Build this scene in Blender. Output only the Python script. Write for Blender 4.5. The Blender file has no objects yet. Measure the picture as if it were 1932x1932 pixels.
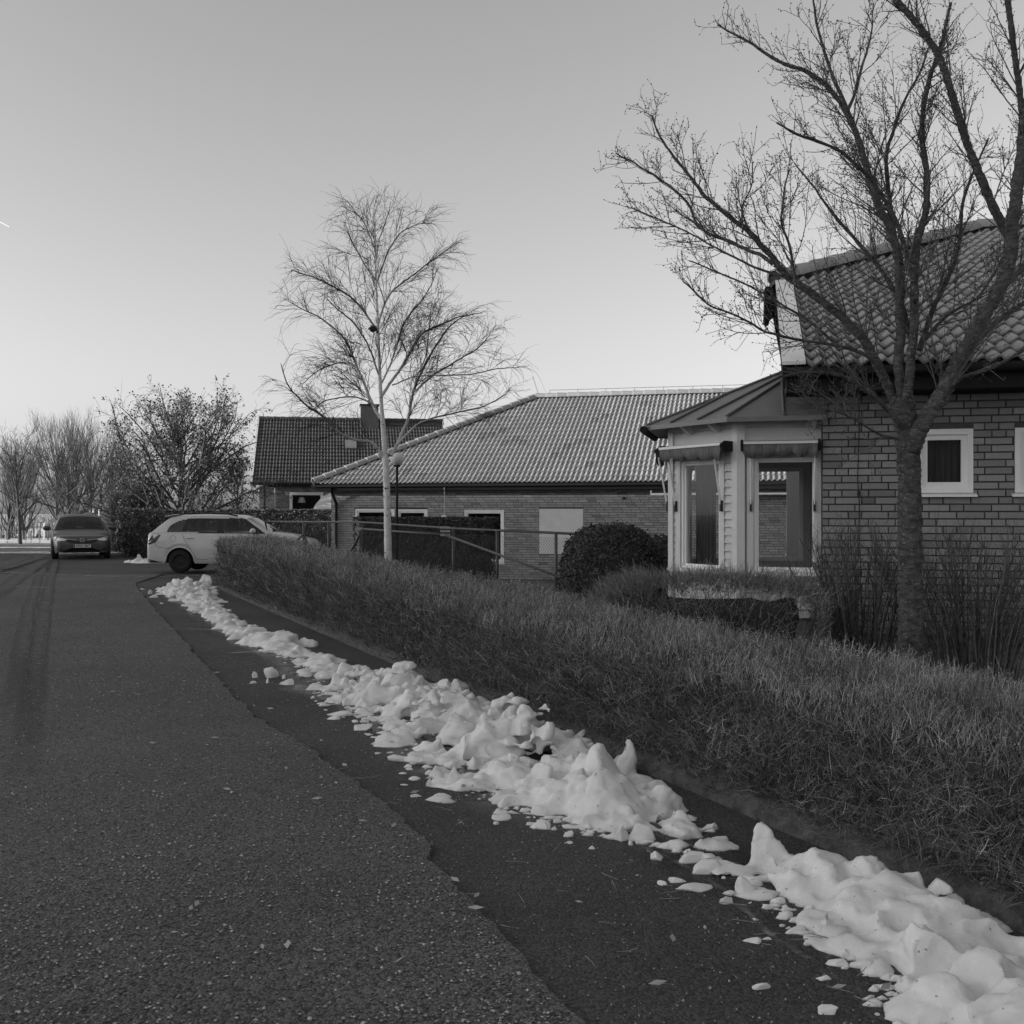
import bpy, bmesh, math, random
import numpy as np
from mathutils import Vector, Matrix, noise
from mathutils.bvhtree import BVHTree

# ------------------------------------------------------------------ camera, sky, sun, exposure
SC = bpy.context.scene
CAMH = 1.55
cam_d = bpy.data.cameras.new('camera')
cam_d.sensor_width = 36; cam_d.sensor_height = 36; cam_d.lens = 36.0
cam_d.clip_start = 0.05; cam_d.clip_end = 6000
cam = bpy.data.objects.new('camera', cam_d)
cam.location = (0, 0, CAMH); cam.rotation_euler = (math.radians(90), 0, 0)
SC.collection.objects.link(cam); SC.camera = cam

SUN_EL = math.radians(11.0)      # low winter sun, from the left and a little behind the camera
SUN_B = math.radians(-15.0)
world = bpy.data.worlds.new('World'); SC.world = world; world.use_nodes = True
nt = world.node_tree; nt.nodes.clear()
sky = nt.nodes.new('ShaderNodeTexSky'); sky.sky_type = 'NISHITA'; sky.sun_disc = False
sky.sun_elevation = SUN_EL; sky.sun_rotation = math.radians(-90 - 15.0)
sky.air_density = 1.0; sky.dust_density = 2.0; sky.ozone_density = 1.0; sky.altitude = 50
sepc = nt.nodes.new('ShaderNodeSeparateColor')           # black and white film: a panchromatic mix of the sky's colours
m1 = nt.nodes.new('ShaderNodeMath'); m1.operation = 'MULTIPLY'; m1.inputs[1].default_value = 0.36
m2 = nt.nodes.new('ShaderNodeMath'); m2.operation = 'MULTIPLY_ADD'; m2.inputs[1].default_value = 0.38
m3 = nt.nodes.new('ShaderNodeMath'); m3.operation = 'MULTIPLY_ADD'; m3.inputs[1].default_value = 0.26
bg = nt.nodes.new('ShaderNodeBackground'); bg.inputs[1].default_value = 0.15
out = nt.nodes.new('ShaderNodeOutputWorld')
L = nt.links.new
L(sky.outputs[0], sepc.inputs[0])
L(sepc.outputs[0], m1.inputs[0])
L(sepc.outputs[1], m2.inputs[0]); L(m1.outputs[0], m2.inputs[2])
L(sepc.outputs[2], m3.inputs[0]); L(m2.outputs[0], m3.inputs[2])
L(m3.outputs[0], bg.inputs[0]); L(bg.outputs[0], out.inputs[0])

sun_d = bpy.data.lights.new('sun', 'SUN'); sun_d.energy = 3.4; sun_d.angle = math.radians(0.5); sun_d.color = (1, 1, 1)
sun = bpy.data.objects.new('sun', sun_d); SC.collection.objects.link(sun)
S_DIR = Vector((-math.cos(SUN_EL) * math.cos(SUN_B), math.cos(SUN_EL) * math.sin(SUN_B), math.sin(SUN_EL)))
sun.rotation_euler = S_DIR.to_track_quat('Z', 'Y').to_euler(); sun.location = (-40, 10, 40)

SC.view_settings.view_transform = 'Standard'; SC.view_settings.look = 'None'
SC.view_settings.exposure = 0.90; SC.view_settings.gamma = 1.0; SC.view_settings.use_curve_mapping = False
SC.cycles.max_bounces = 8; SC.cycles.transparent_max_bounces = 16

# ------------------------------------------------------------------ helpers
C = SC.collection
PX = 1932.0
def P(xd, yd, Y): return Vector(((xd - 966) / PX * Y, Y, CAMH - (yd - 966) / PX * Y))
def G(xd, yd, z=0.0):
    Y = (CAMH - z) * PX / (yd - 966); return Vector(((xd - 966) / PX * Y, Y, z))
def nrm(a): return a / np.maximum(np.linalg.norm(a, axis=-1, keepdims=True), 1e-9)

def np_mesh(name, V, Fs, tone=None, smooth=False):
    V = np.asarray(V, dtype=np.float32).reshape(-1, 3)
    if not isinstance(Fs, (list, tuple)): Fs = [Fs]
    Fs = [np.asarray(f, dtype=np.int32) for f in Fs if len(f)]
    me = bpy.data.meshes.new(name)
    me.vertices.add(len(V)); me.vertices.foreach_set('co', V.ravel())
    idx = np.concatenate([f.ravel() for f in Fs]); me.loops.add(len(idx)); me.loops.foreach_set('vertex_index', idx)
    st = []; o = 0
    for f in Fs:
        st.append(o + np.arange(len(f), dtype=np.int32) * f.shape[1]); o += f.size
    st = np.concatenate(st).astype(np.int32); me.polygons.add(len(st)); me.polygons.foreach_set('loop_start', st)
    if smooth: me.polygons.foreach_set('use_smooth', np.ones(len(st), dtype=bool))
    me.update(calc_edges=True)
    if tone is not None:
        a = me.attributes.new('tone', 'FLOAT', 'POINT'); a.data.foreach_set('value', np.asarray(tone, dtype=np.float32))
    return me

def link(name, me, mat=None, parent=None):
    o = bpy.data.objects.new(name, me); C.objects.link(o)
    if mat is not None and me is not None and not me.materials: me.materials.append(mat)
    if parent is not None: o.parent = parent
    return o
def tag(o, label=None, cat=None, group=None, kind=None):
    if label: o['label'] = label
    if cat: o['category'] = cat
    if group: o['group'] = group
    if kind: o['kind'] = kind
    return o
def thing(name, label, cat, loc=(0, 0, 0), rz=0.0, group=None):
    o = bpy.data.objects.new(name, None); C.objects.link(o); o.empty_display_size = 0.2
    o.location = loc; o.rotation_euler = (0, 0, rz)
    return tag(o, label, cat, group)
def copy_tree(o, parent=None):
    c = o.copy(); C.objects.link(c); c.parent = parent
    for ch in o.children: copy_tree(ch, c)
    return c

class MB:
    """collects boxes, tubes, prisms into one mesh"""
    def __init__(s): s.v = []; s.f = []; s.t = []
    def add(s, vs, fs, tone=1.0):
        o = len(s.v); s.v += [tuple(v) for v in vs]; s.f += [tuple(i + o for i in f) for f in fs]; s.t += [tone] * len(vs); return s
    def box(s, a, b, tone=1.0):
        x0, y0, z0 = a; x1, y1, z1 = b
        if x0 > x1: x0, x1 = x1, x0
        if y0 > y1: y0, y1 = y1, y0
        if z0 > z1: z0, z1 = z1, z0
        return s.add([(x0,y0,z0),(x1,y0,z0),(x1,y1,z0),(x0,y1,z0),(x0,y0,z1),(x1,y0,z1),(x1,y1,z1),(x0,y1,z1)],
                     [(0,3,2,1),(4,5,6,7),(0,1,5,4),(1,2,6,5),(2,3,7,6),(3,0,4,7)], tone)
    def tube(s, path, r, sides=8, cap=True, tone=1.0):
        V, F = tube(path, r, sides)
        n = len(path); fs = [tuple(f) for f in F]
        if cap:
            fs.append(tuple(range(sides))[::-1]); fs.append(tuple(range((n - 1) * sides, n * sides)))
        return s.add(V, fs, tone)
    def prism(s, poly, d):
        """poly: list of 3D points (planar), extruded by vector d"""
        n = len(poly); p = [Vector(q) for q in poly]; d = Vector(d)
        vs = p + [q + d for q in p]
        fs = [tuple(range(n))[::-1], tuple(range(n, 2 * n))] + [(i, (i + 1) % n, n + (i + 1) % n, n + i) for i in range(n)]
        return s.add(vs, fs)
    def build(s, name, mat, parent=None, smooth=False, tones=False):
        me = bpy.data.meshes.new(name); me.from_pydata(s.v, [], s.f); me.update()
        bm = bmesh.new(); bm.from_mesh(me); bmesh.ops.recalc_face_normals(bm, faces=bm.faces); bm.to_mesh(me); bm.free()
        if smooth: me.polygons.foreach_set('use_smooth', [True] * len(me.polygons))
        a = me.attributes.new('tone', 'FLOAT', 'POINT'); a.data.foreach_set('value', s.t)
        return link(name, me, mat, parent)

def tube(path, r, sides=6):
    p = np.asarray([tuple(q) for q in path], dtype=float); n = len(p)
    r = np.full(n, r) if np.isscalar(r) else np.asarray(r, dtype=float)
    t = np.gradient(p, axis=0); t = nrm(t)
    ref = np.array([0, 0, 1.0]) if abs(t[:, 2]).mean() < 0.8 else np.array([1.0, 0.13, 0])
    u = nrm(np.cross(t, ref)); w = np.cross(t, u)
    a = np.arange(sides) * 2 * math.pi / sides
    V = p[:, None] + r[:, None, None] * (np.cos(a)[None, :, None] * u[:, None] + np.sin(a)[None, :, None] * w[:, None])
    i = np.arange(n - 1)[:, None] * sides; j = np.arange(sides)[None]; j2 = (j + 1) % sides
    F = np.stack([i + j, i + j2, i + sides + j2, i + sides + j], -1).reshape(-1, 4)
    return V.reshape(-1, 3), F

def twigs(P0, D, Ln, R, bend, K=2, S=3, tip=0.35, rng=None):
    """N thin tapering sticks at once"""
    N = len(P0); t = np.linspace(0, 1, K + 1)
    D = nrm(D)
    pts = P0[:, None] + D[:, None] * (Ln[:, None] * t[None])[..., None] + bend[:, None] * (Ln[:, None] * t[None] ** 2)[..., None]
    ref = nrm(rng.normal(size=(N, 3))); u = nrm(np.cross(D, ref)); w = np.cross(D, u)
    rr = R[:, None] * (1 - (1 - tip) * t[None])
    a = np.arange(S) * 2 * math.pi / S
    ring = np.cos(a)[None, :, None] * u[:, None] + np.sin(a)[None, :, None] * w[:, None]
    V = pts[:, :, None] + rr[..., None, None] * ring[:, None]
    base = (np.arange(N) * (K + 1) * S)[:, None, None]
    k = (np.arange(K) * S)[None, :, None]; j = np.arange(S)[None, None]; j2 = (j + 1) % S
    F = np.stack([base + k + j, base + k + j2, base + k + S + j2, base + k + S + j], -1).reshape(-1, 4)
    return V.reshape(-1, 3), F, pts

OCT_V = np.array([(1,0,0),(-1,0,0),(0,1,0),(0,-1,0),(0,0,1),(0,0,-1)], float)
OCT_F = np.array([(0,2,4),(2,1,4),(1,3,4),(3,0,4),(2,0,5),(1,2,5),(3,1,5),(0,3,5)])
def blobs(Pc, Rr, rng, stretch=None):
    N = len(Pc); s = np.asarray(Rr)[:, None] * (np.ones((N, 3)) if stretch is None else stretch)
    V = Pc[:, None] + OCT_V[None] * s[:, None] + rng.normal(size=(N, 6, 3)) * np.asarray(Rr)[:, None, None] * 0.25
    F = (OCT_F[None] + (np.arange(N) * 6)[:, None, None]).reshape(-1, 3)
    return V.reshape(-1, 3), F

class NB:
    """collects numpy meshes"""
    def __init__(s): s.V = []; s.F4 = []; s.F3 = []; s.T = []; s.n = 0
    def add(s, V, F, tone=1.0):
        F = np.asarray(F) + s.n; (s.F4 if F.shape[1] == 4 else s.F3).append(F); s.V.append(V)
        s.T.append(np.full(len(V), tone) if np.isscalar(tone) else np.asarray(tone)); s.n += len(V)
    def build(s, name, mat, parent=None, smooth=False, kind=None):
        Fs = []
        if s.F4: Fs.append(np.concatenate(s.F4))
        if s.F3: Fs.append(np.concatenate(s.F3))
        me = np_mesh(name, np.concatenate(s.V), Fs, np.concatenate(s.T), smooth)
        o = link(name, me, mat, parent)
        if kind: o['kind'] = kind
        return o

# ------------------------------------------------------------------ materials (all greys: the photograph is black and white)
def mat(name, col, rough=0.8, var=0.25, scale=6.0, detail=6, bump=0.0, bscale=60.0, spec=0.3, metal=0.0, tone=False, objcol=False,
        speck=None, coat=0.0, aniso=None, bdist=0.02):
    m = bpy.data.materials.new(name); m.use_nodes = True
    n = m.node_tree.nodes; l = m.node_tree.links.new; b = n['Principled BSDF']
    tc = n.new('ShaderNodeTexCoord'); src = tc.outputs['Object']
    if aniso:
        mp = n.new('ShaderNodeMapping'); mp.inputs['Scale'].default_value = aniso; l(src, mp.inputs[0]); src = mp.outputs[0]
    nz = n.new('ShaderNodeTexNoise'); nz.inputs['Scale'].default_value = scale; nz.inputs['Detail'].default_value = detail
    nz.inputs['Roughness'].default_value = 0.65; l(src, nz.inputs['Vector'])
    mr = n.new('ShaderNodeMapRange'); mr.inputs[1].default_value = 0.25; mr.inputs[2].default_value = 0.75
    mr.inputs[3].default_value = col * (1 - var); mr.inputs[4].default_value = col * (1 + var); l(nz.outputs[0], mr.inputs[0])
    val = mr.outputs[0]
    def mul(a, bsock):
        q = n.new('ShaderNodeMath'); q.operation = 'MULTIPLY'; l(a, q.inputs[0]); l(bsock, q.inputs[1]); return q.outputs[0]
    if tone:
        at = n.new('ShaderNodeAttribute'); at.attribute_name = 'tone'; val = mul(val, at.outputs['Fac'])
    if objcol:
        oi = n.new('ShaderNodeObjectInfo'); val = mul(val, oi.outputs['Color'])
    if speck:
        sc_, thr, to = speck
        n2 = n.new('ShaderNodeTexNoise'); n2.inputs['Scale'].default_value = sc_; n2.inputs['Detail'].default_value = 2; l(src, n2.inputs['Vector'])
        r2 = n.new('ShaderNodeMapRange'); r2.inputs[1].default_value = thr; r2.inputs[2].default_value = thr + 0.05; l(n2.outputs[0], r2.inputs[0])
        mx = n.new('ShaderNodeMix'); mx.data_type = 'FLOAT'; l(r2.outputs[0], mx.inputs[0]); l(val, mx.inputs[2]); mx.inputs[3].default_value = to; val = mx.outputs[0]
    l(val, b.inputs['Base Color'])
    b.inputs['Roughness'].default_value = rough; b.inputs['Specular IOR Level'].default_value = spec; b.inputs['Metallic'].default_value = metal
    b.inputs['Coat Weight'].default_value = coat
    if bump:
        n3 = n.new('ShaderNodeTexNoise'); n3.inputs['Scale'].default_value = bscale; n3.inputs['Detail'].default_value = 5; n3.inputs['Roughness'].default_value = 0.7
        l(src, n3.inputs['Vector'])
        bp = n.new('ShaderNodeBump'); bp.inputs['Strength'].default_value = bump; bp.inputs['Distance'].default_value = bdist
        l(n3.outputs[0], bp.inputs['Height']); l(bp.outputs[0], b.inputs['Normal'])
    return m

def glass(name, tint=0.9, refl=1.0, rough=0.0, ior=1.15):
    m = bpy.data.materials.new(name); m.use_nodes = True
    n = m.node_tree.nodes; l = m.node_tree.links.new; n.remove(n['Principled BSDF'])
    tr = n.new('ShaderNodeBsdfTransparent'); tr.inputs[0].default_value = (tint,) * 3 + (1,)
    gl = n.new('ShaderNodeBsdfGlossy'); gl.inputs['Color'].default_value = (refl,) * 3 + (1,); gl.inputs['Roughness'].default_value = rough
    fr = n.new('ShaderNodeFresnel'); fr.inputs['IOR'].default_value = ior
    tc = n.new('ShaderNodeTexCoord'); nz = n.new('ShaderNodeTexNoise'); nz.inputs['Scale'].default_value = 1.7; l(tc.outputs['Object'], nz.inputs['Vector'])
    bp = n.new('ShaderNodeBump'); bp.inputs['Strength'].default_value = 0.03; bp.inputs['Distance'].default_value = 0.05
    l(nz.outputs[0], bp.inputs['Height']); l(bp.outputs[0], gl.inputs['Normal'])
    mx = n.new('ShaderNodeMixShader'); l(fr.outputs[0], mx.inputs[0]); l(tr.outputs[0], mx.inputs[1]); l(gl.outputs[0], mx.inputs[2])
    l(mx.outputs[0], n['Material Output'].inputs[0]); return m

def asphalt(name, col, agg, bump, big=0.25):
    """stone aggregate in bitumen: voronoi stones, blotches, fine relief"""
    m = bpy.data.materials.new(name); m.use_nodes = True
    n = m.node_tree.nodes; l = m.node_tree.links.new; b = n['Principled BSDF']
    tc = n.new('ShaderNodeTexCoord'); src = tc.outputs['Object']
    vo = n.new('ShaderNodeTexVoronoi'); vo.inputs['Scale'].default_value = 95; l(src, vo.inputs['Vector'])
    sep = n.new('ShaderNodeSeparateColor'); l(vo.outputs['Color'], sep.inputs[0])
    ra = n.new('ShaderNodeMapRange'); ra.inputs[1].default_value = 0.0; ra.inputs[2].default_value = 1.0
    ra.inputs[3].default_value = 1 - agg; ra.inputs[4].default_value = 1 + agg; l(sep.outputs[0], ra.inputs[0])
    n1 = n.new('ShaderNodeTexNoise'); n1.inputs['Scale'].default_value = 0.55; n1.inputs['Detail'].default_value = 8; n1.inputs['Roughness'].default_value = 0.62; l(src, n1.inputs['Vector'])
    rb = n.new('ShaderNodeMapRange'); rb.inputs[1].default_value = 0.3; rb.inputs[2].default_value = 0.7
    rb.inputs[3].default_value = col * (1 - big); rb.inputs[4].default_value = col * (1 + big); l(n1.outputs[0], rb.inputs[0])
    q = n.new('ShaderNodeMath'); q.operation = 'MULTIPLY'; l(ra.outputs[0], q.inputs[0]); l(rb.outputs[0], q.inputs[1])
    l(q.outputs[0], b.inputs['Base Color']); b.inputs['Roughness'].default_value = 0.82; b.inputs['Specular IOR Level'].default_value = 0.35
    n2 = n.new('ShaderNodeTexNoise'); n2.inputs['Scale'].default_value = 55; n2.inputs['Detail'].default_value = 4; l(src, n2.inputs['Vector'])
    ad = n.new('ShaderNodeMath'); ad.operation = 'SUBTRACT'; l(n2.outputs[0], ad.inputs[0]); l(vo.outputs['Distance'], ad.inputs[1])
    bp = n.new('ShaderNodeBump'); bp.inputs['Strength'].default_value = bump; bp.inputs['Distance'].default_value = 0.012
    l(ad.outputs[0], bp.inputs['Height']); l(bp.outputs[0], b.inputs['Normal'])
    return m

MT = dict(
    road=asphalt('road_asphalt', 0.098, 0.65, 0.9, 0.22), strip=asphalt('old_asphalt', 0.056, 0.5, 0.6, 0.32),
    kerb=mat('kerb_asphalt', 0.115, 0.95, 0.7, 16, bump=1.0, bscale=38, bdist=0.03, speck=(30, 0.6, 0.14)),
    soil=mat('soil_and_litter', 0.07, 0.95, 0.6, 14, bump=0.9, bscale=25),
    brick=mat('brick', 0.235, 0.85, 0.10, 18, bump=0.25, bscale=120, tone=True, objcol=True, bdist=0.004),
    mortar=mat('mortar', 0.075, 0.95, 0.25, 20, bump=0.3, bscale=90, bdist=0.004),
    brick_m=mat('brick_pale', 0.29, 0.85, 0.12, 18, bump=0.2, bscale=100, tone=True, objcol=True, bdist=0.004),
    found=mat('foundation_render', 0.16, 0.95, 0.25, 9, bump=0.3, bscale=60),
    tile=mat('concrete_tile', 0.27, 0.62, 0.16, 7, bump=0.35, bscale=70, tone=True, objcol=True, spec=0.45, bdist=0.004),
    tile_far=mat('clay_tile', 0.075, 0.7, 0.3, 5, bump=0.2, bscale=60, tone=True, objcol=True),
    under=mat('roof_underlay', 0.03, 0.9, 0.2),
    white=mat('white_paint', 0.76, 0.55, 0.07, 3, bump=0.06, bscale=40), offwhite=mat('pale_panel', 0.58, 0.7, 0.10, 3, bump=0.1, bscale=30),
    siding=mat('painted_siding', 0.48, 0.65, 0.10, 8, bump=0.15, bscale=60, aniso=(2, 2, 14)), trim=mat('painted_trim', 0.54, 0.6, 0.08, 8, bump=0.1, bscale=50),
    sheet=mat('sheet_metal_roof', 0.13, 0.42, 0.2, 3, bump=0.05, bscale=8, spec=0.5), dark=mat('dark_paint', 0.016, 0.75, 0.2, 8, spec=0.15),
    verge=mat('pale_metal_flashing', 0.74, 0.5, 0.14, 4, bump=0.05, bscale=20),
    glass=glass('window_glass', 0.96), cglass=glass('car_glass', 0.62, 0.9, ior=1.5), room=mat('room_dark', 0.09, 0.9, 0.2, 3), curtain=mat('curtain', 0.045, 0.9, 0.3, 4, aniso=(9, 9, 0.6)),
    bark=mat('bark', 0.12, 0.95, 0.85, 13, bump=1.0, bscale=48, tone=True, bdist=0.05, speck=(24, 0.60, 0.25), aniso=(1, 1, 2.0)), twig=mat('twig_bark', 0.11, 0.8, 0.3, 12, tone=True),
    birch=mat('birch_bark', 0.62, 0.8, 0.22, 7, bump=0.25, bscale=30, tone=True, speck=(9, 0.66, 0.06), aniso=(1, 1, 2.2)), btwig=mat('birch_twig', 0.035, 0.8, 0.3, 9, tone=True),
    hedge=mat('hedge_twig', 0.31, 0.85, 0.45, 5, tone=True), hcore=mat('dark_core_twigs', 0.04, 0.95, 0.6, 30, bump=1.0, bscale=40),  # hedge core colour: dark to stand for shade between the inner stems
    drygrass=mat('dry_grass', 0.26, 0.85, 0.3, 8, tone=True), ever=mat('evergreen_leaf', 0.045, 0.6, 0.5, 6, tone=True, spec=0.4),
    fartwig=mat('far_twig', 0.085, 0.9, 0.4, 2, tone=True), deadleaf=mat('dead_leaf', 0.10, 0.85, 0.5, 6, tone=True),
    snow=mat('old_snow', 0.71, 0.7, 0.16, 3.2, bump=0.45, bscale=75, spec=0.3, bdist=0.008, speck=(44, 0.70, 0.28)),
    ice=mat('pale_film', 0.8, 0.55, 0.25, 6, bump=0.3, bscale=40), salt=mat('salt_streak', 0.38, 0.85, 0.5, 9),
    wet=mat('damp_track', 0.03, 0.6, 0.4, 5, bump=0.3, bscale=70, spec=0.4),
    grit=mat('road_grit', 0.42, 0.85, 0.35, 40, tone=True), metal=mat('galvanised', 0.30, 0.45, 0.25, 12, spec=0.5, metal=0.6), pipe=mat('grey_pipe', 0.075, 0.5, 0.3, 12, spec=0.4),
    bar=mat('aluminium_bar', 0.62, 0.35, 0.08, 12, spec=0.5), fabric=mat('awning_fabric', 0.11, 0.95, 0.75, 5, bump=0.15, bscale=40, aniso=(16, 16, 1)),
    car_w=mat('silver_car_paint', 0.50, 0.32, 0.08, 2, coat=0.6, spec=0.5, speck=None), car_d=mat('dark_car_paint', 0.06, 0.38, 0.12, 2, coat=0.25, spec=0.4),
    plastic=mat('black_plastic', 0.02, 0.55, 0.2, 10), rubber=mat('tyre_rubber', 0.018, 0.85, 0.3, 20, bump=0.2, bscale=80), steel=mat('black_steel_rim', 0.02, 0.6, 0.4, 14),
    chrome=mat('chrome', 0.65, 0.2, 0.05, 9, metal=1.0), lamp=mat('head_lamp_glass', 0.62, 0.12, 0.2, 16, coat=1.0, spec=0.6), tail=mat('tail_lamp', 0.05, 0.12, 0.3, 12, coat=1.0, spec=0.6),
    plate=mat('plate_white', 0.62, 0.5, 0.04, 9), ink=mat('plate_ink', 0.02, 0.6, 0.1), seat=mat('seat_cloth', 0.05, 0.95, 0.3, 14),
    wood=mat('weathered_wood', 0.16, 0.9, 0.4, 6, bump=0.3, bscale=30, aniso=(1, 1, 0.1)), plaster=mat('plaster', 0.45, 0.9, 0.12, 3, bump=0.1, bscale=30),
    contrail=mat('ice_cloud', 0.9, 1.0, 0.05),
)
# ------------------------------------------------------------------ the setting: ground, road, kerb
rng = np.random.default_rng(7); random.seed(7)
def sm(t): t = np.clip(t, 0, 1); return t * t * (3 - 2 * t)
KA, KB = 3.61, 0.4625                       # kerb line X = KA - KB*Y
TV = np.array([-KB, 1.0]); TV /= np.linalg.norm(TV); RV = np.array([TV[1], -TV[0]])
def kerb_pt(Y, off=0.0, z=0.0): return Vector((KA - KB * Y + RV[0] * off, Y + RV[1] * off, z))
def terr(x, y):
    d = x - (5.1 - KB * y)
    z = -0.03 - 0.47 * sm((d - 1) / 5) * sm((y - 14) / 8)
    z = z - np.clip(y - 50, 0, 190) * 0.0225
    return z

def ground_mat():
    m = bpy.data.materials.new('winter_ground'); m.use_nodes = True
    n = m.node_tree.nodes; l = m.node_tree.links.new; b = n['Principled BSDF']
    tc = n.new('ShaderNodeTexCoord')
    n1 = n.new('ShaderNodeTexNoise'); n1.inputs['Scale'].default_value = 1.3; n1.inputs['Detail'].default_value = 9; l(tc.outputs['Object'], n1.inputs['Vector'])
    r1 = n.new('ShaderNodeMapRange'); r1.inputs[1].default_value = .3; r1.inputs[2].default_value = .7; r1.inputs[3].default_value = .05; r1.inputs[4].default_value = .14; l(n1.outputs[0], r1.inputs[0])
    n2 = n.new('ShaderNodeTexNoise'); n2.inputs['Scale'].default_value = .16; n2.inputs['Detail'].default_value = 8; n2.inputs['Roughness'].default_value = .62
    mp = n.new('ShaderNodeMapping'); mp.inputs['Scale'].default_value = (1, 2.4, 1); l(tc.outputs['Object'], mp.inputs[0]); l(mp.outputs[0], n2.inputs['Vector'])
    sx = n.new('ShaderNodeSeparateXYZ'); l(tc.outputs['Object'], sx.inputs[0])
    ry = n.new('ShaderNodeMapRange'); ry.inputs[1].default_value = 40; ry.inputs[2].default_value = 60; ry.inputs[3].default_value = -.25; ry.inputs[4].default_value = 0.03; l(sx.outputs[1], ry.inputs[0])
    ad = n.new('ShaderNodeMath'); ad.operation = 'ADD'; l(n2.outputs[0], ad.inputs[0]); l(ry.outputs[0], ad.inputs[1])
    r2 = n.new('ShaderNodeMapRange'); r2.inputs[1].default_value = .52; r2.inputs[2].default_value = .56; l(ad.outputs[0], r2.inputs[0])
    mx = n.new('ShaderNodeMix'); mx.data_type = 'FLOAT'; l(r2.outputs[0], mx.inputs[0]); l(r1.outputs[0], mx.inputs[2]); mx.inputs[3].default_value = .78
    l(mx.outputs[0], b.inputs['Base Color']); b.inputs['Roughness'].default_value = .9
    n3 = n.new('ShaderNodeTexNoise'); n3.inputs['Scale'].default_value = 18; n3.inputs['Detail'].default_value = 6; l(tc.outputs['Object'], n3.inputs['Vector'])
    bp = n.new('ShaderNodeBump'); bp.inputs['Strength'].default_value = .8; bp.inputs['Distance'].default_value = .05; l(n3.outputs[0], bp.inputs['Height']); l(bp.outputs[0], b.inputs['Normal'])
    return m
gx = np.concatenate([np.linspace(-1500, -90, 8), np.linspace(-80, 80, 81), np.linspace(90, 1500, 8)])
gy = np.concatenate([np.linspace(-60, 60, 61), np.linspace(64, 260, 30), np.array([300, 400, 600, 1000, 1800, 3000])])
XX, YY = np.meshgrid(gx, gy); ZZ = terr(XX, YY)
nx, ny = len(gx), len(gy); ii = (np.arange(ny - 1)[:, None] * nx + np.arange(nx - 1)[None]).ravel()
o = link('ground', np_mesh('ground', np.stack([XX, YY, ZZ], -1).reshape(-1, 3), np.stack([ii, ii + 1, ii + nx + 1, ii + nx], -1), smooth=True), ground_mat())
tag(o, 'winter lawn, soil and snowy field around the street', 'ground', kind='structure')

# older asphalt: side strip along the kerb, drive and crossing
pts = [kerb_pt(y) for y in np.linspace(-6, 21.4, 24)]
pts += [Vector((-3.0, 22.4, 0)), Vector((-3.0, 29.0, 0)), Vector((-7.5, 30.2, 0)), Vector((-10.6, 31.2, 0))]
pts += [Vector((KA - KB * y - 0.1, y, 0)) for y in (34, 38, 42, 47.5)] + [Vector((-90, 47.5, 0)), Vector((-90, -6, 0))]
pts = [p + Vector((0, 0, 0.004)) for p in pts]
o = MB().prism([p - Vector((0, 0, 0.03)) for p in pts], (0, 0, 0.03)).build('asphalt_pavement', MT['strip'])
tag(o, 'dark older asphalt strip between the road edge and the hedge kerb', 'pavement', kind='structure')

# newer, coarser road layer with a ragged edge
RZ = .028
EDGE = [(255, 1100), (262, 1112), (275, 1128), (300, 1158), (330, 1190), (352, 1213), (372, 1238), (400, 1266), (430, 1302), (455, 1325), (480, 1350), (516, 1372),
        (560, 1396), (600, 1424), (640, 1452), (680, 1482), (720, 1512), (757, 1540), (790, 1570), (806, 1592), (815, 1622), (846, 1660), (880, 1692), (915, 1725),
        (950, 1762), (985, 1805), (1020, 1850), (1055, 1888), (1092, 1928), (1180, 2020), (1330, 2190), (1600, 2500)]
EP = [G(x, y, RZ) for x, y in EDGE]
eY = np.array([p.y for p in EP])[::-1]; eX = np.array([p.x for p in EP])[::-1]
def edge_x(Y): return np.interp(Y, eY, eX)
dense = []
for a, b in zip(EP[:-1], EP[1:]):
    k = max(2, int((b - a).length / 0.035))
    for i in range(k): dense.append(a.lerp(b, i / k))
rag = [Vector((p.x + 0.045 * noise.noise(Vector((p.x * 5, p.y * 5, 3))) + 0.022 * noise.noise(Vector((p.x * 22, p.y * 22, 1))), p.y, RZ)) for p in dense]
far = [Vector((x, 25.2 + 0.25 * math.sin(x * .7) + (x + 9) * -0.02, RZ)) for x in np.linspace(-90, -8.6, 40)]
poly = far + rag + [Vector((EP[-1].x, -6, RZ)), Vector((-90, -6, RZ))]
road = MB().prism([p - Vector((0, 0, RZ - .002)) for p in poly], (0, 0, RZ - .002)).build('road', MT['road'])
tag(road, 'coarse grey asphalt road surface with a ragged worn edge', 'road', kind='structure')

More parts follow.
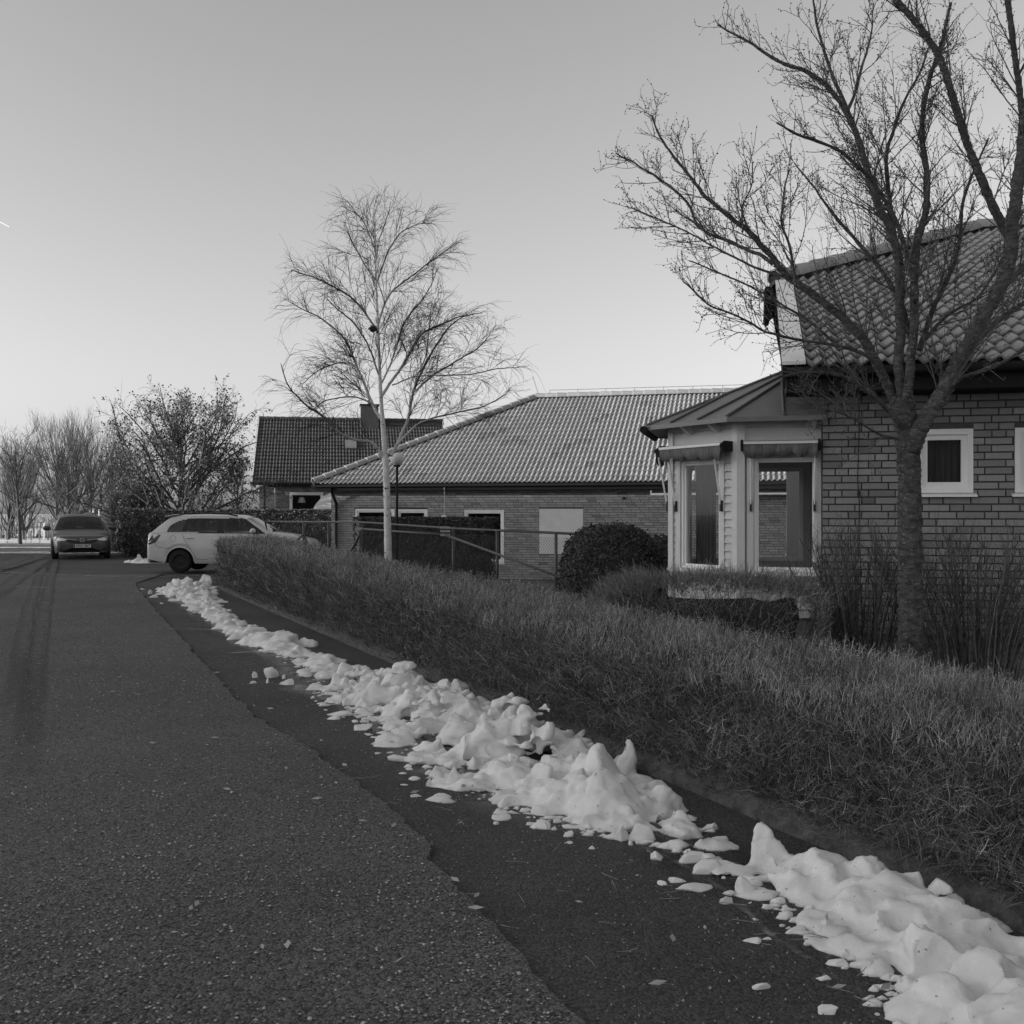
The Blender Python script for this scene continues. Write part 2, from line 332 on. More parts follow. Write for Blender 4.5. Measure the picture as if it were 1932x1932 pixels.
def ribbon(pts, w0, w1, z, seg=40, jag=0.15):
    """soft-edged strip along ground points"""
    p = np.array([(q.x, q.y) for q in pts]); d = np.r_[0, np.cumsum(np.linalg.norm(np.diff(p, axis=0), axis=1))]
    t = np.linspace(0, d[-1], seg); c = np.stack([np.interp(t, d, p[:, 0]), np.interp(t, d, p[:, 1])], -1)
    tg = nrm(np.gradient(c, axis=0)); nn = np.stack([tg[:, 1], -tg[:, 0]], -1)
    w = np.linspace(w0, w1, seg) / 2
    a = w * (1 + jag * np.array([noise.noise(Vector((i * .37, z * 99, 5))) for i in range(seg)])); b = w * (1 + jag * np.array([noise.noise(Vector((i * .41, z * 99, 15))) for i in range(seg)]))
    V = np.zeros((seg, 5, 3)); fr = np.array([1, .55, 0, -.55, -1.0])
    for k in range(5): V[:, k, :2] = c + nn * (np.where(fr[k] > 0, a, b) * fr[k])[:, None]
    V[..., 2] = z; e = np.minimum(1, np.minimum(np.arange(seg), np.arange(seg)[::-1]) / (seg * .18)); tone = e[:, None] * np.array([0, .8, 1, .8, 0])[None]
    i = (np.arange(seg - 1) * 5)[:, None] + np.arange(4)[None]; i = i.ravel()
    return V.reshape(-1, 3), np.stack([i, i + 1, i + 6, i + 5], -1), tone.ravel()
def fade_mat(name, base, thr):
    """a surface film worn through in patches"""
    m = base.copy(); m.name = name; n = m.node_tree.nodes; l = m.node_tree.links.new
    b = n['Principled BSDF']; tr = n.new('ShaderNodeBsdfTransparent'); mx = n.new('ShaderNodeMixShader'); tc = n.new('ShaderNodeTexCoord')
    nz = n.new('ShaderNodeTexNoise'); nz.inputs['Scale'].default_value = 7; nz.inputs['Detail'].default_value = 9; nz.inputs['Roughness'].default_value = .75
    l(tc.outputs['Object'], nz.inputs['Vector'])
    r = n.new('ShaderNodeMapRange'); r.inputs[1].default_value = thr - .12; r.inputs[2].default_value = thr + .12; l(nz.outputs[0], r.inputs[0])
    at = n.new('ShaderNodeAttribute'); at.attribute_name = 'tone'; ml = n.new('ShaderNodeMath'); ml.operation = 'MULTIPLY'; l(r.outputs[0], ml.inputs[0]); l(at.outputs['Fac'], ml.inputs[1])
    l(ml.outputs[0], mx.inputs[0]); l(tr.outputs[0], mx.inputs[1]); l(b.outputs[0], mx.inputs[2]); l(mx.outputs[0], n['Material Output'].inputs[0])
    return m
MT['wetf'] = fade_mat('damp_track_worn', MT['wet'], .37); MT['saltf'] = fade_mat('salt_streak_worn', MT['salt'], .5); MT['strip_white_f'] = fade_mat('pale_film_worn', MT['ice'], .45)
tracks = [([(112, 1052), (103, 1066), (95, 1095), (86, 1145), (72, 1235), (58, 1350), (40, 1500)], .24, .24), ([(90, 1062), (72, 1095), (52, 1165), (38, 1260), (20, 1380)], .22, .24),
          ([(96, 1052), (62, 1074), (28, 1098), (-20, 1140)], .5, .45), ([(60, 1050), (20, 1066), (-30, 1086)], .5, .6), ([(84, 1050), (44, 1064), (-10, 1080)], .5, .5)]
for k, (tr_, a, b) in enumerate(tracks):
    V, F, tn = ribbon([G(x, y) for x, y in tr_], a, b, RZ + .0035 + 0.0012 * k, 60, .25)
    link('tyre_track', np_mesh('tyre_track', V, F, tn), MT['wetf'], road)
for k, (ln, w) in enumerate([([(-60, 1079), (60, 1083), (160, 1087), (235, 1090), (330, 1088), (470, 1084)], .16), ([(-40, 1106), (60, 1109), (110, 1112)], .10), ([(225, 1191), (340, 1188), (440, 1192)], .05),
                            ([(420, 1236), (520, 1231), (560, 1232)], .07), ([(190, 1112), (300, 1122)], .08)]):
    V, F, tn = ribbon([G(x, y, 0.02) for x, y in ln], w, w, RZ + .0105 + .001 * k, 70, .5)
    link('salt_streak', np_mesh('salt_streak', V, F, tn), MT['saltf'], road)
V, F, tn = ribbon([G(x, y) for x, y in [(1150, 1575), (1270, 1625), (1370, 1685), (1450, 1765), (1580, 1850), (1760, 1960)]], .035, .045, 0.009, 90, .9)
MT['seamf'] = fade_mat('worn_seam', mat('seam', 0.2, .9, .4, 30), .56); link('repair_seam', np_mesh('repair_seam', V, F, tn), MT['seamf'], bpy.data.objects['asphalt_pavement'])

# thin pale strips and snow patches across the far street
for k, (l_, r_, y0, y1) in enumerate([(-260, 216, 1042.5, 1046.5), (-260, 207, 1033, 1036), (200, 262, 1031, 1037), (-260, 108, 1020, 1024)]):
    a = G(l_, y1); b = G(r_, y1); c = G(r_, y0)
    w = c.y - b.y; xs = np.linspace(a.x, b.x, 70); yc = (b.y + c.y) / 2
    V = []; 
    for i, x in enumerate(xs):
        f = math.sin(math.pi * min(1, (len(xs) - 1 - i) / 9) / 2)
        V += [(x, yc - w * .5 * f * (1 + 1.1 * noise.noise(Vector((x * .8, k, 0)))), .03), (x, yc, .055), (x, yc + w * .5 * f * (1 + 1.1 * noise.noise(Vector((x * .8, k, 9)))), .03)]
    F = []
    for i in range(len(xs) - 1):
        for j in range(2): F.append((i * 3 + j, i * 3 + 3 + j, i * 3 + 4 + j, i * 3 + 1 + j))
    o = link('pale_strip', np_mesh('pale_strip', V, np.array(F), np.tile([.25, 1., .25], len(xs)), smooth=True), MT['strip_white_f'])
    tag(o, ['long pale strip across the street before the dark car', 'thin pale strip across the street beside the dark car', 'short patch of packed snow right of the dark car',
            'far strip of packed snow along the field edge'][k], 'snow', kind='stuff')

# kerb: low rolled asphalt kerb
ys = np.linspace(1.2, 21.6, 520); prof = [(-.005, -.02), (.0, .03), (.03, .07), (.08, .095), (.16, .10), (.24, .085), (.30, .05), (.31, -.02)]
V = []
for y in ys:
    for a, z in prof:
        q = kerb_pt(y, a + .015 * noise.noise(Vector((a * 3, y * 2.1, 2)))); V.append((q.x, q.y, z * .85 + (.03 * noise.noise(Vector((a * 7, y * 3, 0))) + .015 * noise.noise(Vector((a * 20, y * 15, 0))) if z > 0 else 0)))
m_ = len(prof); F = [(i * m_ + j, i * m_ + j + 1, (i + 1) * m_ + j + 1, (i + 1) * m_ + j) for i in range(len(ys) - 1) for j in range(m_ - 1)]
o = link('kerb', np_mesh('kerb', V, np.array(F), smooth=True), MT['kerb']); tag(o, 'low rolled asphalt kerb along the foot of the hedge', 'kerb', kind='structure')
# soil bed under the hedge
V = []; ys = np.linspace(1.0, 21.7, 130)
for y in ys:
    for a in np.linspace(.29, 1.9, 9):
        q = kerb_pt(y, a); V.append((q.x, q.y, (.05 if a < 1.6 else -.04) + .025 * noise.noise(Vector((q.x * 3, q.y * 3, 0)))))
F = [(i * 9 + j, i * 9 + j + 1, (i + 1) * 9 + j + 1, (i + 1) * 9 + j) for i in range(len(ys) - 1) for j in range(8)]
o = link('soil_bed', np_mesh('soil_bed', V, np.array(F), smooth=True), MT['soil']); tag(o, 'strip of bare soil and leaf litter under the long hedge', 'soil', kind='structure')

# loose grit on the road
N = 9800
Yg = 3.0 + 18 * rng.random(N * 2) ** 2.3; Xg = -0.55 * Yg + rng.random(N * 2) * (edge_x(Yg) - 0.02 + 0.55 * Yg)
dens = np.array([noise.noise(Vector((x * .9, y * .5, 4))) for x, y in zip(Xg, Yg)]); keep = (rng.random(N * 2) < np.clip(.55 + dens * .9, .05, 1))
Xg, Yg = Xg[keep][:N], Yg[keep][:N]; rg = rng.uniform(.0026, .0066, len(Xg)) * (1 + .25 * (rng.random(len(Xg)) < .06))
V, F = blobs(np.stack([Xg, Yg, RZ + .001 + rg * .45], -1), rg, rng, np.stack([np.ones(len(rg)) * 1.2, np.ones(len(rg)), np.full(len(rg), .7)], -1))
nb = NB(); nb.add(V, F, np.repeat(.25 + .95 * rng.random(len(rg)) ** 1.6, 6))
n2 = 1500; Yg = 3.0 + 8 * rng.random(n2) ** 1.4; Xg = edge_x(Yg) + rng.random(n2) * 1.4; rg = rng.uniform(.002, .005, n2)
V, F = blobs(np.stack([Xg, Yg, .005 + rg * .5], -1), rg, rng); nb.add(V, F, np.repeat(rng.uniform(.3, .9, n2), 6))
o = nb.build('road_grit', MT['grit'], kind='stuff'); tag(o, 'loose pale winter grit scattered over the road', 'grit')
# leaf litter and bits of twig on the asphalt
nb = NB(); n2 = 150; Yg = 3.2 + 9 * rng.random(n2) ** 1.3; Xg = edge_x(Yg) - .5 + rng.random(n2) * 2.0
D = rng.normal(size=(n2, 3)); D[:, 2] = 0.02; V, F, _ = twigs(np.stack([Xg, Yg, np.full(n2, RZ + .008)], -1), D, rng.uniform(.02, .11, n2), np.full(n2, .0022), rng.normal(size=(n2, 3)) * np.array([.25, .25, 0]), 3, 4, rng=rng)
nb.add(V, F, .8); n3 = 90; Yg = 3.2 + 8 * rng.random(n3) ** 1.3; Xg = edge_x(Yg) - 1.2 + rng.random(n3) * 2.4
a = rng.random(n3) * 6.28; l_ = rng.uniform(.015, .04, n3); d1 = np.stack([np.cos(a), np.sin(a), np.zeros(n3)], -1) * l_[:, None]; d2 = np.stack([-np.sin(a), np.cos(a), np.full(n3, .4)], -1) * l_[:, None] * .3
c0 = np.stack([Xg, Yg, np.full(n3, RZ + .012)], -1); V = np.stack([c0 - d1, c0 - d2, c0 + d1, c0 + d2], 1).reshape(-1, 3)
nb.add(V, np.arange(n3 * 4).reshape(-1, 4), 1.3)
n3 = 2600; Yk = 2.5 + 18 * rng.random(n3) ** 1.5; fo_ = rng.random(n3) ** .7 * .42; pk = np.array([tuple(kerb_pt(y, f_)) for y, f_ in zip(Yk, fo_)]); pk[:, 2] = np.where(fo_ < .06, .05, .095) + rng.uniform(-.01, .012, n3)
a = rng.random(n3) * 6.28; l_ = rng.uniform(.008, .03, n3); d1 = np.stack([np.cos(a), np.sin(a), rng.normal(size=n3) * .3], -1) * l_[:, None]; d2 = np.stack([-np.sin(a), np.cos(a), rng.normal(size=n3) * .4], -1) * l_[:, None] * .4
nb.add(np.stack([pk - d1, pk - d2, pk + d1, pk + d2], 1).reshape(-1, 3), np.arange(n3 * 4).reshape(-1, 4), np.repeat(rng.uniform(.15, .9, n3), 4))
n2 = 900; Yk = 2.5 + 16 * rng.random(n2) ** 1.6; pk = np.array([tuple(kerb_pt(y, f_)) for y, f_ in zip(Yk, rng.uniform(-.05, .4, n2))]); pk[:, 2] = rng.uniform(.06, .12, n2); D = rng.normal(size=(n2, 3)); D[:, 2] *= .3
V, F, _ = twigs(pk, D, rng.uniform(.03, .16, n2), np.full(n2, .0017), rng.normal(size=(n2, 3)) * .3, 2, 3, rng=rng); nb.add(V, F, np.repeat(rng.uniform(.2, 1.0, n2), 9))
o = nb.build('leaf_litter', MT['drygrass'], kind='stuff'); tag(o, 'dead leaves and twig bits scattered on the asphalt', 'litter')

# ------------------------------------------------------------------ snow
def ico(sub):
    bm = bmesh.new(); bmesh.ops.create_icosphere(bm, subdivisions=sub, radius=1.0)
    V = np.array([v.co[:] for v in bm.verts]); F = np.array([[v.index for v in f.verts] for f in bm.faces]); bm.free(); return V, F
ICO1 = ico(2); ICO2 = ico(3); ICO3 = ico(4)
def lump(c, w, d, h, seed, base=ICO2, amp=.32, freq=1.25, taper=.10, cuts=6):
    V, F = base
    s = Vector((seed * 7.13, seed * 3.7, seed * 1.9))
    n = np.array([noise.noise(Vector(v) * freq + s) + .45 * noise.noise(Vector(v) * freq * 2.3 + s) for v in V])
    rd = 1 + amp * n
    Q = V * rd[:, None]
    rc = random.Random(seed * 1000)
    for _ in range(cuts):
        cn = Vector((rc.gauss(0, 1), rc.gauss(0, 1), rc.gauss(.15, .8))).normalized(); cd = rc.uniform(.38, .85); ov = np.clip(Q @ np.array(cn) - cd, 0, None); Q = Q - ov[:, None] * np.array(cn) * .94
    lean = np.array([math.sin(seed * 3.3), math.cos(seed * 5.1)]) * .22
    top = np.clip(Q[:, 2], 0, None)
    Q[:, :2] *= (1 - taper * top)[:, None]; Q[:, 0] += lean[0] * top; Q[:, 1] += lean[1] * top
    Q[:, 2] = np.where(Q[:, 2] < 0, Q[:, 2] * .25, Q[:, 2])
    Q = Q * np.array([w / 2, d / 2, h]) + np.array(c); return Q, F
def remesh(V, F, voxel, rough):
    me = np_mesh('tmp', V, F); ob = bpy.data.objects.new('tmp', me); C.objects.link(ob)
    md = ob.modifiers.new('r', 'REMESH'); md.mode = 'VOXEL'; md.voxel_size = voxel
    s_ = ob.modifiers.new('s', 'SMOOTH'); s_.factor = .5; s_.iterations = 1
    dg = bpy.context.evaluated_depsgraph_get(); m2 = bpy.data.meshes.new_from_object(ob.evaluated_get(dg))
    n = len(m2.vertices); co = np.empty(n * 3, np.float32); m2.vertices.foreach_get('co', co); co = co.reshape(-1, 3)
    no = np.empty(n * 3, np.float32); m2.vertices.foreach_get('normal', no); no = no.reshape(-1, 3)
    d = np.empty(n)
    for i in range(n):
        p = Vector(co[i]); w = p + .05 * noise.noise_vector(p * 6)
        f = noise.voronoi(w * 6.5)[0]; g_ = noise.voronoi(w * 17 + Vector((5, 2, 1)))[0]
        d[i] = 1.0 * (.28 - 1.5 * f[0] * f[0]) + .6 * (.25 - 1.2 * g_[0] * g_[0]) + 1.1 * (.3 - abs(noise.noise(p * 8))) - 1.0 * abs(noise.noise(p * 4.3 + Vector((9, 9, 9)))) + .3 * noise.noise(p * 45)
    co = co + no * (d * rough)[:, None]
    F2 = np.empty(len(m2.polygons) * 4, np.int32); m2.loops.foreach_get('vertex_index', F2); F2 = F2.reshape(-1, 4)
    bpy.data.objects.remove(ob); bpy.data.meshes.remove(me); bpy.data.meshes.remove(m2)
    return co, F2
BANK = [(296, 1112, 402, 1098, .26), (318, 1128, 420, 1120, .30), (378, 1158, 440, 1160, .16), (402, 1175, 480, 1178, .17), (425, 1198, 520, 1200, .16), (470, 1218, 590, 1222, .2), (540, 1240, 640, 1246, .17),
        (575, 1262, 670, 1262, .15), (612, 1300, 740, 1270, .26), (655, 1330, 840, 1290, .33), (715, 1362, 950, 1325, .36), (765, 1408, 1060, 1362, .36), (850, 1462, 1150, 1400, .36), (905, 1490, 1215, 1440, .34),
        (1000, 1530, 1290, 1510, .30), (1060, 1556, 1340, 1540, .24), (1180, 1578, 1385, 1560, .13), (1300, 1610, 1400, 1600, .07), (1415, 1662, 1510, 1640, .16), (1440, 1692, 1650, 1656, .2), (1545, 1755, 1780, 1700, .22),
        (1620, 1800, 1860, 1740, .30), (1690, 1860, 1960, 1790, .36), (1760, 1920, 2060, 1850, .36), (1860, 2040, 2260, 1950, .34), (2000, 2240, 2480, 2120, .3)]
nodes = [(G(a, b), G(c, d), h) for a, b, c, d, h in BANK]
groups = {0: [], 1: []}
for ni, ((a0, b0, h0), (a1, b1, h1)) in enumerate(zip(nodes[:-1], nodes[1:])):
    FW_ = 1.0 if ni >= 18 else .86 if ni >= 8 else .78
    area = ((b0 - a0).length + (b1 - a1).length) / 2 * ((a0 + b0) / 2 - (a1 + b1) / 2).length
    near = (a0.y + a1.y) / 2 < 9.5
    n = int(area * (95 if near else 62)) + 5
    if 16 <= ni <= 17: n = int(n * .3)
    for _ in range(n):
        t = rng.random(); f = rng.random() * FW_
        a = a0.lerp(a1, t); b = b0.lerp(b1, t); q = a.lerp(b, f); h = (h0 + (h1 - h0) * t) * (.82 + .85 * noise.noise(Vector((q.x * 2.4, q.y * 2.4, 8))))
        env = max(.0, 1 - abs(2 * f / (FW_ + .02) - 1) ** 2.2)
        s = rng.uniform(.03, .11) * (1 + 1.1 * (rng.random() < .16)) * (.5 + .6 * env) * (1 + .7 * noise.noise(Vector((q.x * 1.7, q.y * 1.7, 30))))
        z = max(0, .82 * h * env * rng.uniform(.0, 1.0) ** .7 - s * .9)
        q = q + Vector((rng.normal() * .02, rng.normal() * .02, 0))
        groups[0 if near else 1].append(lump((q.x, q.y, z - .01), s * 2 * rng.uniform(.8, 1.3), s * 2 * rng.uniform(.8, 1.3), min(s * rng.uniform(.6, 1.25), max(.035, h * 1.0 * env ** .5 - z)), rng.random() * 99))
    # melted sheet joining the foot of the bank
    for _ in range(int(area * (4 if 16 <= ni <= 17 else 14)) + 1):
        t = rng.random(); f = rng.uniform(-.08, .9); q = a0.lerp(a1, t).lerp(b0.lerp(b1, t), f)
        s = rng.uniform(.07, .16)
        groups[0 if near else 1].append(lump((q.x, q.y, .0), s * 2.2, s * 1.8, .035 + .05 * rng.random(), rng.random() * 99))
# the big lumps one can tell apart: (centre x, base y, width, height) in photograph units
BIG = [(1142, 1552, 178, 96), (1255, 1545, 120, 60), (1000, 1492, 150, 66), (805, 1366, 72, 58), (876, 1340, 60, 44), (700, 1300, 50, 40), (740, 1330, 60, 48), (930, 1420, 110, 60), (1075, 1440, 95, 60), (1190, 1462, 60, 70),
       (1448, 1640, 92, 84), (1500, 1652, 110, 40), (1560, 1668, 90, 34), (1655, 1690, 66, 76), (1558, 1768, 48, 52), (1700, 1790, 150, 90), (1790, 1860, 220, 120), (1880, 1820, 160, 80), (1850, 1760, 190, 30), (1820, 1915, 150, 60),
       (1905, 1912, 120, 50), (1345, 1590, 66, 26), (650, 1278, 34, 30), (578, 1222, 46, 20), (340, 1118, 52, 34), (385, 1108, 50, 24), (360, 1130, 60, 26), (490, 1200, 34, 26), (525, 1208, 40, 28), (960, 1378, 90, 46), (1120, 1405, 70, 30)]
for i, (x, y, w, h) in enumerate(BIG):
    q = G(x, y); s = w / PX * q.y; hh = h / PX * q.y
    groups[0 if q.y < 9.5 else 1].append(lump((q.x, q.y + s * .28, -.01), s, s * .8, hh, i * 1.37 + 2, ICO3, .3, 1.2, .1, 7))
allV = []; allF = []; allF3 = []; off = 0
for g, vox, rough in ((0, .0155, .017), (1, .028, .018)):
    Vs = []; Fs = []; k = 0
    for V, F in groups[g]: Vs.append(V); Fs.append(F + k); k += len(V)
    V, F = remesh(np.concatenate(Vs), np.concatenate(Fs), vox, rough)
    allV.append(V); allF.append(F + off); off += len(V)
# crumbs and flakes at the foot of the bank
rg = np.random.default_rng(77)
for (a0, b0, h0), (a1, b1, h1) in zip(nodes[6:-1], nodes[7:]):
    for _ in range(26):
        t = rg.random(); a = a0.lerp(a1, t); b = b0.lerp(b1, t); q = a.lerp(b, -abs(rg.normal()) * .13 + .04); s = rg.uniform(.008, .03) * (1 + 1.2 * (rg.random() < .12))
        V, F = lump((q.x, q.y, .004), s * 2.2 * rg.uniform(.7, 1.6), s * 1.6, s * rg.uniform(.35, 1.0), rg.random() * 99, ICO1, .5, 1.6); allV.append(V); allF3.append(F + off); off += len(V)
o = link('snow_bank', np_mesh('snow_bank', np.concatenate(allV), [np.concatenate(allF), np.concatenate(allF3)], smooth=True), MT['snow'])
tag(o, 'long ridge of melting lumpy snow along the asphalt strip', 'snow', kind='stuff')

MT['melt'] = fade_mat('meltwater_film', mat('meltwater', 0.03, .16, .3, 9, spec=0.5), .47)
V, F, tn = ribbon([nodes[i][0].lerp(nodes[i][1], .12) for i in range(0, len(nodes), 2)], .55, .75, .0075, 120, .6)
link('meltwater', np_mesh('meltwater', V, F, tn), MT['melt'], bpy.data.objects['asphalt_pavement'])
# loose lumps lying apart: (x, base y, width, height) in photograph units
LOOSE = [(479, 1280, 16, 26), (510, 1280, 32, 22), (541, 1294, 42, 13), (476, 1290, 18, 6), (536, 1282, 9, 12), (505, 1290, 9, 12), (685, 1379, 42, 20), (718, 1386, 32, 6), (670, 1364, 14, 9), (765, 1440, 66, 16), (812, 1442, 38, 24), (810, 1485, 18, 26),
         (850, 1484, 36, 30), (908, 1490, 66, 30), (945, 1516, 74, 20), (970, 1500, 24, 8), (954, 1540, 26, 8), (1075, 1594, 22, 8), (1118, 1604, 22, 9), (1070, 1581, 28, 12), (640, 1322, 18, 12), (1208, 1590, 64, 40), (1175, 1588, 40, 36),
         (1238, 1624, 36, 22), (1305, 1630, 54, 36), (1335, 1652, 54, 36), (1376, 1650, 40, 16), (1276, 1668, 56, 12), (1318, 1684, 80, 22), (1250, 1672, 26, 10), (1416, 1692, 56, 48), (1374, 1708, 34, 18), (1484, 1736, 50, 14), (1506, 1764, 44, 16),
         (1422, 1782, 38, 16), (1447, 1776, 24, 5), (1528, 1722, 26, 14), (1589, 1790, 42, 28), (1599, 1811, 20, 18), (1592, 1826, 28, 12), (1437, 1870, 46, 18), (1568, 1918, 42, 26), (1670, 1890, 32, 10), (1678, 1872, 26, 6), (1750, 1880, 40, 22),
         (290, 1128, 22, 8), (268, 1113, 9, 5), (282, 1121, 14, 8), (305, 1140, 8, 4)]
order_ = sorted(range(len(LOOSE)), key=lambda i: G(*LOOSE[i][:2]).y); rank_ = {k: r_ + 1 for r_, k in enumerate(order_)}
def nth(n): return str(n) + ('th' if 10 <= n % 100 <= 20 else {1: 'st', 2: 'nd', 3: 'rd'}.get(n % 10, 'th'))
for i, (x, y, w, h) in enumerate(LOOSE):
    q = G(x, y); s = w / PX * q.y; hh = h / PX * q.y * .95
    V, F = lump((0, 0, -.004), s, min(s, .14) * rng.uniform(.5, .8), max(hh, .012), i * 2.17 + 1, ICO2, .5, 1.15, .0, 9)
    d = np.array([(1 - 2.2 * abs(noise.noise(Vector(v) * 22 + Vector((i, 0, 0))))) for v in V]); V = V + nrm(V + np.array([0, 0, .001])) * (d * .05 * min(s, hh))[:, None]
    o = link('snow_lump', np_mesh('snow_lump', V, F, smooth=True), MT['snow']); o.location = (q.x, q.y + s * .2, .006)
    look = 'flat' if h < .4 * w else 'upright' if h > .95 * w else 'rounded'; size = 'tiny' if s < .06 else 'small' if s < .12 else 'larger'
    tag(o, f'{size} {look} lump of snow on the asphalt, {nth(rank_[i])} nearest the camera of the loose lumps', 'snow lump', 'loose snow lumps')
# heaps by the drive and the bin
for i, (x, y, w, h, lb) in enumerate([(238, 1062, 22, 9, 'single snow chunk on the drive behind the silver estate car'), (272, 1063, 46, 18, 'low snow heap on the drive under the tail of the silver estate car'),
                                     (300, 1060, 46, 8, 'flat snow patch on the drive beside the silver estate car rear wheel'), (218, 1036, 22, 20, 'snow heap at the hedge corner right of the dark car'),
                                     (240, 1043, 40, 12, 'broken snow heap before the slatted bin'), (262, 1048, 40, 16, 'grey snow heap between the slatted bin and the silver car')]):
    q = G(x, y); s = w / PX * q.y; hh = h / PX * q.y
    L_ = [lump((0, 0, 0), s, s * .8, hh * .8, i + .3, ICO3, .35)] + [lump((rng.uniform(-.45, .45) * s, rng.uniform(-.3, .3) * s, 0), s * .4, s * .4, hh * rng.uniform(.4, 1.0), i * 9 + k, ICO2, .4) for k in range(7)]
    Vs = []; Fs = []; k = 0
    for V, F in L_: Vs.append(V); Fs.append(F + k); k += len(V)
    V, F = remesh(np.concatenate(Vs), np.concatenate(Fs), .03, .02)
    o = link('snow_heap', np_mesh('snow_heap', V, F, smooth=True), MT['snow']); o.location = (q.x, q.y + s * .3, 0.0); tag(o, lb, 'snow heap', 'snow heaps by the drive')
# ------------------------------------------------------------------ houses
class Frame:
    def __init__(s, ox, oy, deg): s.ox, s.oy = ox, oy; s.a = math.radians(deg); s.c, s.s = math.cos(s.a), math.sin(s.a)
    def fp(s, xd, yd, n=0.0):
        u = (xd - 966) / PX; q = (u * (s.oy + n * s.c) - s.ox - n * s.s) / (s.c + u * s.s)
        Y = s.oy - q * s.s + n * s.c; return q, CAMH - (yd - 966) / PX * Y
    def world(s, q, n, z=0.0): return Vector((s.ox + q * s.c + n * s.s, s.oy - q * s.s + n * s.c, z))
    def px(s, q, n, z):
        w = s.world(q, n, z); return 966 + w.x / w.y * PX, 966 - (w.z - CAMH) / w.y * PX
def D(x): return x / 1.98758    # 3840 photo pixels -> 1932 units

def wall_cells(s0, s1, z0, z1, ops):
    ss = sorted({s0, s1, *[min(max(o[0], s0), s1) for o in ops], *[min(max(o[1], s0), s1) for o in ops]}); zs = sorted({z0, z1, *[o[2] for o in ops], *[o[3] for o in ops]})
    for a, b in zip(ss[:-1], ss[1:]):
        for c, d in zip(zs[:-1], zs[1:]):
            m = ((a + b) / 2, (c + d) / 2)
            if not any(o[0] < m[0] < o[1] and o[2] < m[1] < o[3] for o in ops): yield a, b, c, d

BR_H, BR_J, BR_L = .062, .013, .25
def unit_brick():
    e = .003 / .25; ez = .003
    h = BR_H; d = .03
    vs = [(0, 0, 0), (1, 0, 0), (1, 0, h), (0, 0, h), (e, -d, ez), (1 - e, -d, ez), (1 - e, -d, h - ez), (e, -d, h - ez), (0, -d + .004, 0), (1, -d + .004, 0), (1, -d + .004, h), (0, -d + .004, h)]
    fs = [(4, 5, 6, 7), (8, 9, 5, 4), (9, 10, 6, 5), (10, 11, 7, 6), (11, 8, 4, 7), (0, 1, 9, 8), (1, 2, 10, 9), (2, 3, 11, 10), (3, 0, 8, 11)]
    return vs, fs
BV, BF = unit_brick()
def brick_face(root, s0, s1, z0, z1, ops, n, material, prio, limit=300, pattern='munk'):
    """bricks standing 6 mm proud of the mortar behind; the best-seen ones are parts of their own, the rest one part"""
    items = []; r = random.Random(5); row = 0; z = z0
    while z + BR_H <= z1 + .001:
        s = s0 - (row % 4) * .065 - (0 if pattern == 'munk' else (row % 2) * .03); k = row
        while s < s1:
            ln = BR_L if (pattern != 'munk' or k % 3 != 2) else .118
            a, b = max(s, s0), min(s + ln, s1); segs = [(a, b)]
            for o in ops:
                if o[2] - .004 < z + BR_H and o[3] + .004 > z:
                    ns = []
                    for a_, b_ in segs:
                        if b_ <= o[0] or a_ >= o[1]: ns.append((a_, b_))
                        else:
                            if a_ < o[0] - .02: ns.append((a_, o[0] - .004))
                            if b_ > o[1] + .02: ns.append((o[1] + .004, b_))
                    segs = ns
            for a_, b_ in segs:
                if b_ - a_ > .03: items.append((a_, b_, z))
            s += ln + BR_J; k += 1
        z += BR_H + BR_J; row += 1
    items.sort(key=lambda t: prio(*t), reverse=True)
    me = bpy.data.meshes.new('brick'); me.from_pydata(BV, [], BF); me.update(); me.materials.append(material)
    me.attributes.new('tone', 'FLOAT', 'POINT').data.foreach_set('value', [1.0] * len(BV))
    rest = MB()
    for i, (a, b, z) in enumerate(items):
        t = r.gauss(1, .11) * (.72 if r.random() < .05 else 1); dn = r.gauss(0, .0015)
        if i < limit:
            o = link('brick', me, None, root); o.location = (a, n + .024 + dn, z); o.scale = (b - a, 1, 1); o.color = (t, t, t, 1)
        else: rest.add([(a + x * (b - a), y + n + .024 + dn, z + zz) for x, y, zz in BV], BF, t)
    if rest.v: rest.build('brick_courses', material, root)['kind'] = 'stuff'

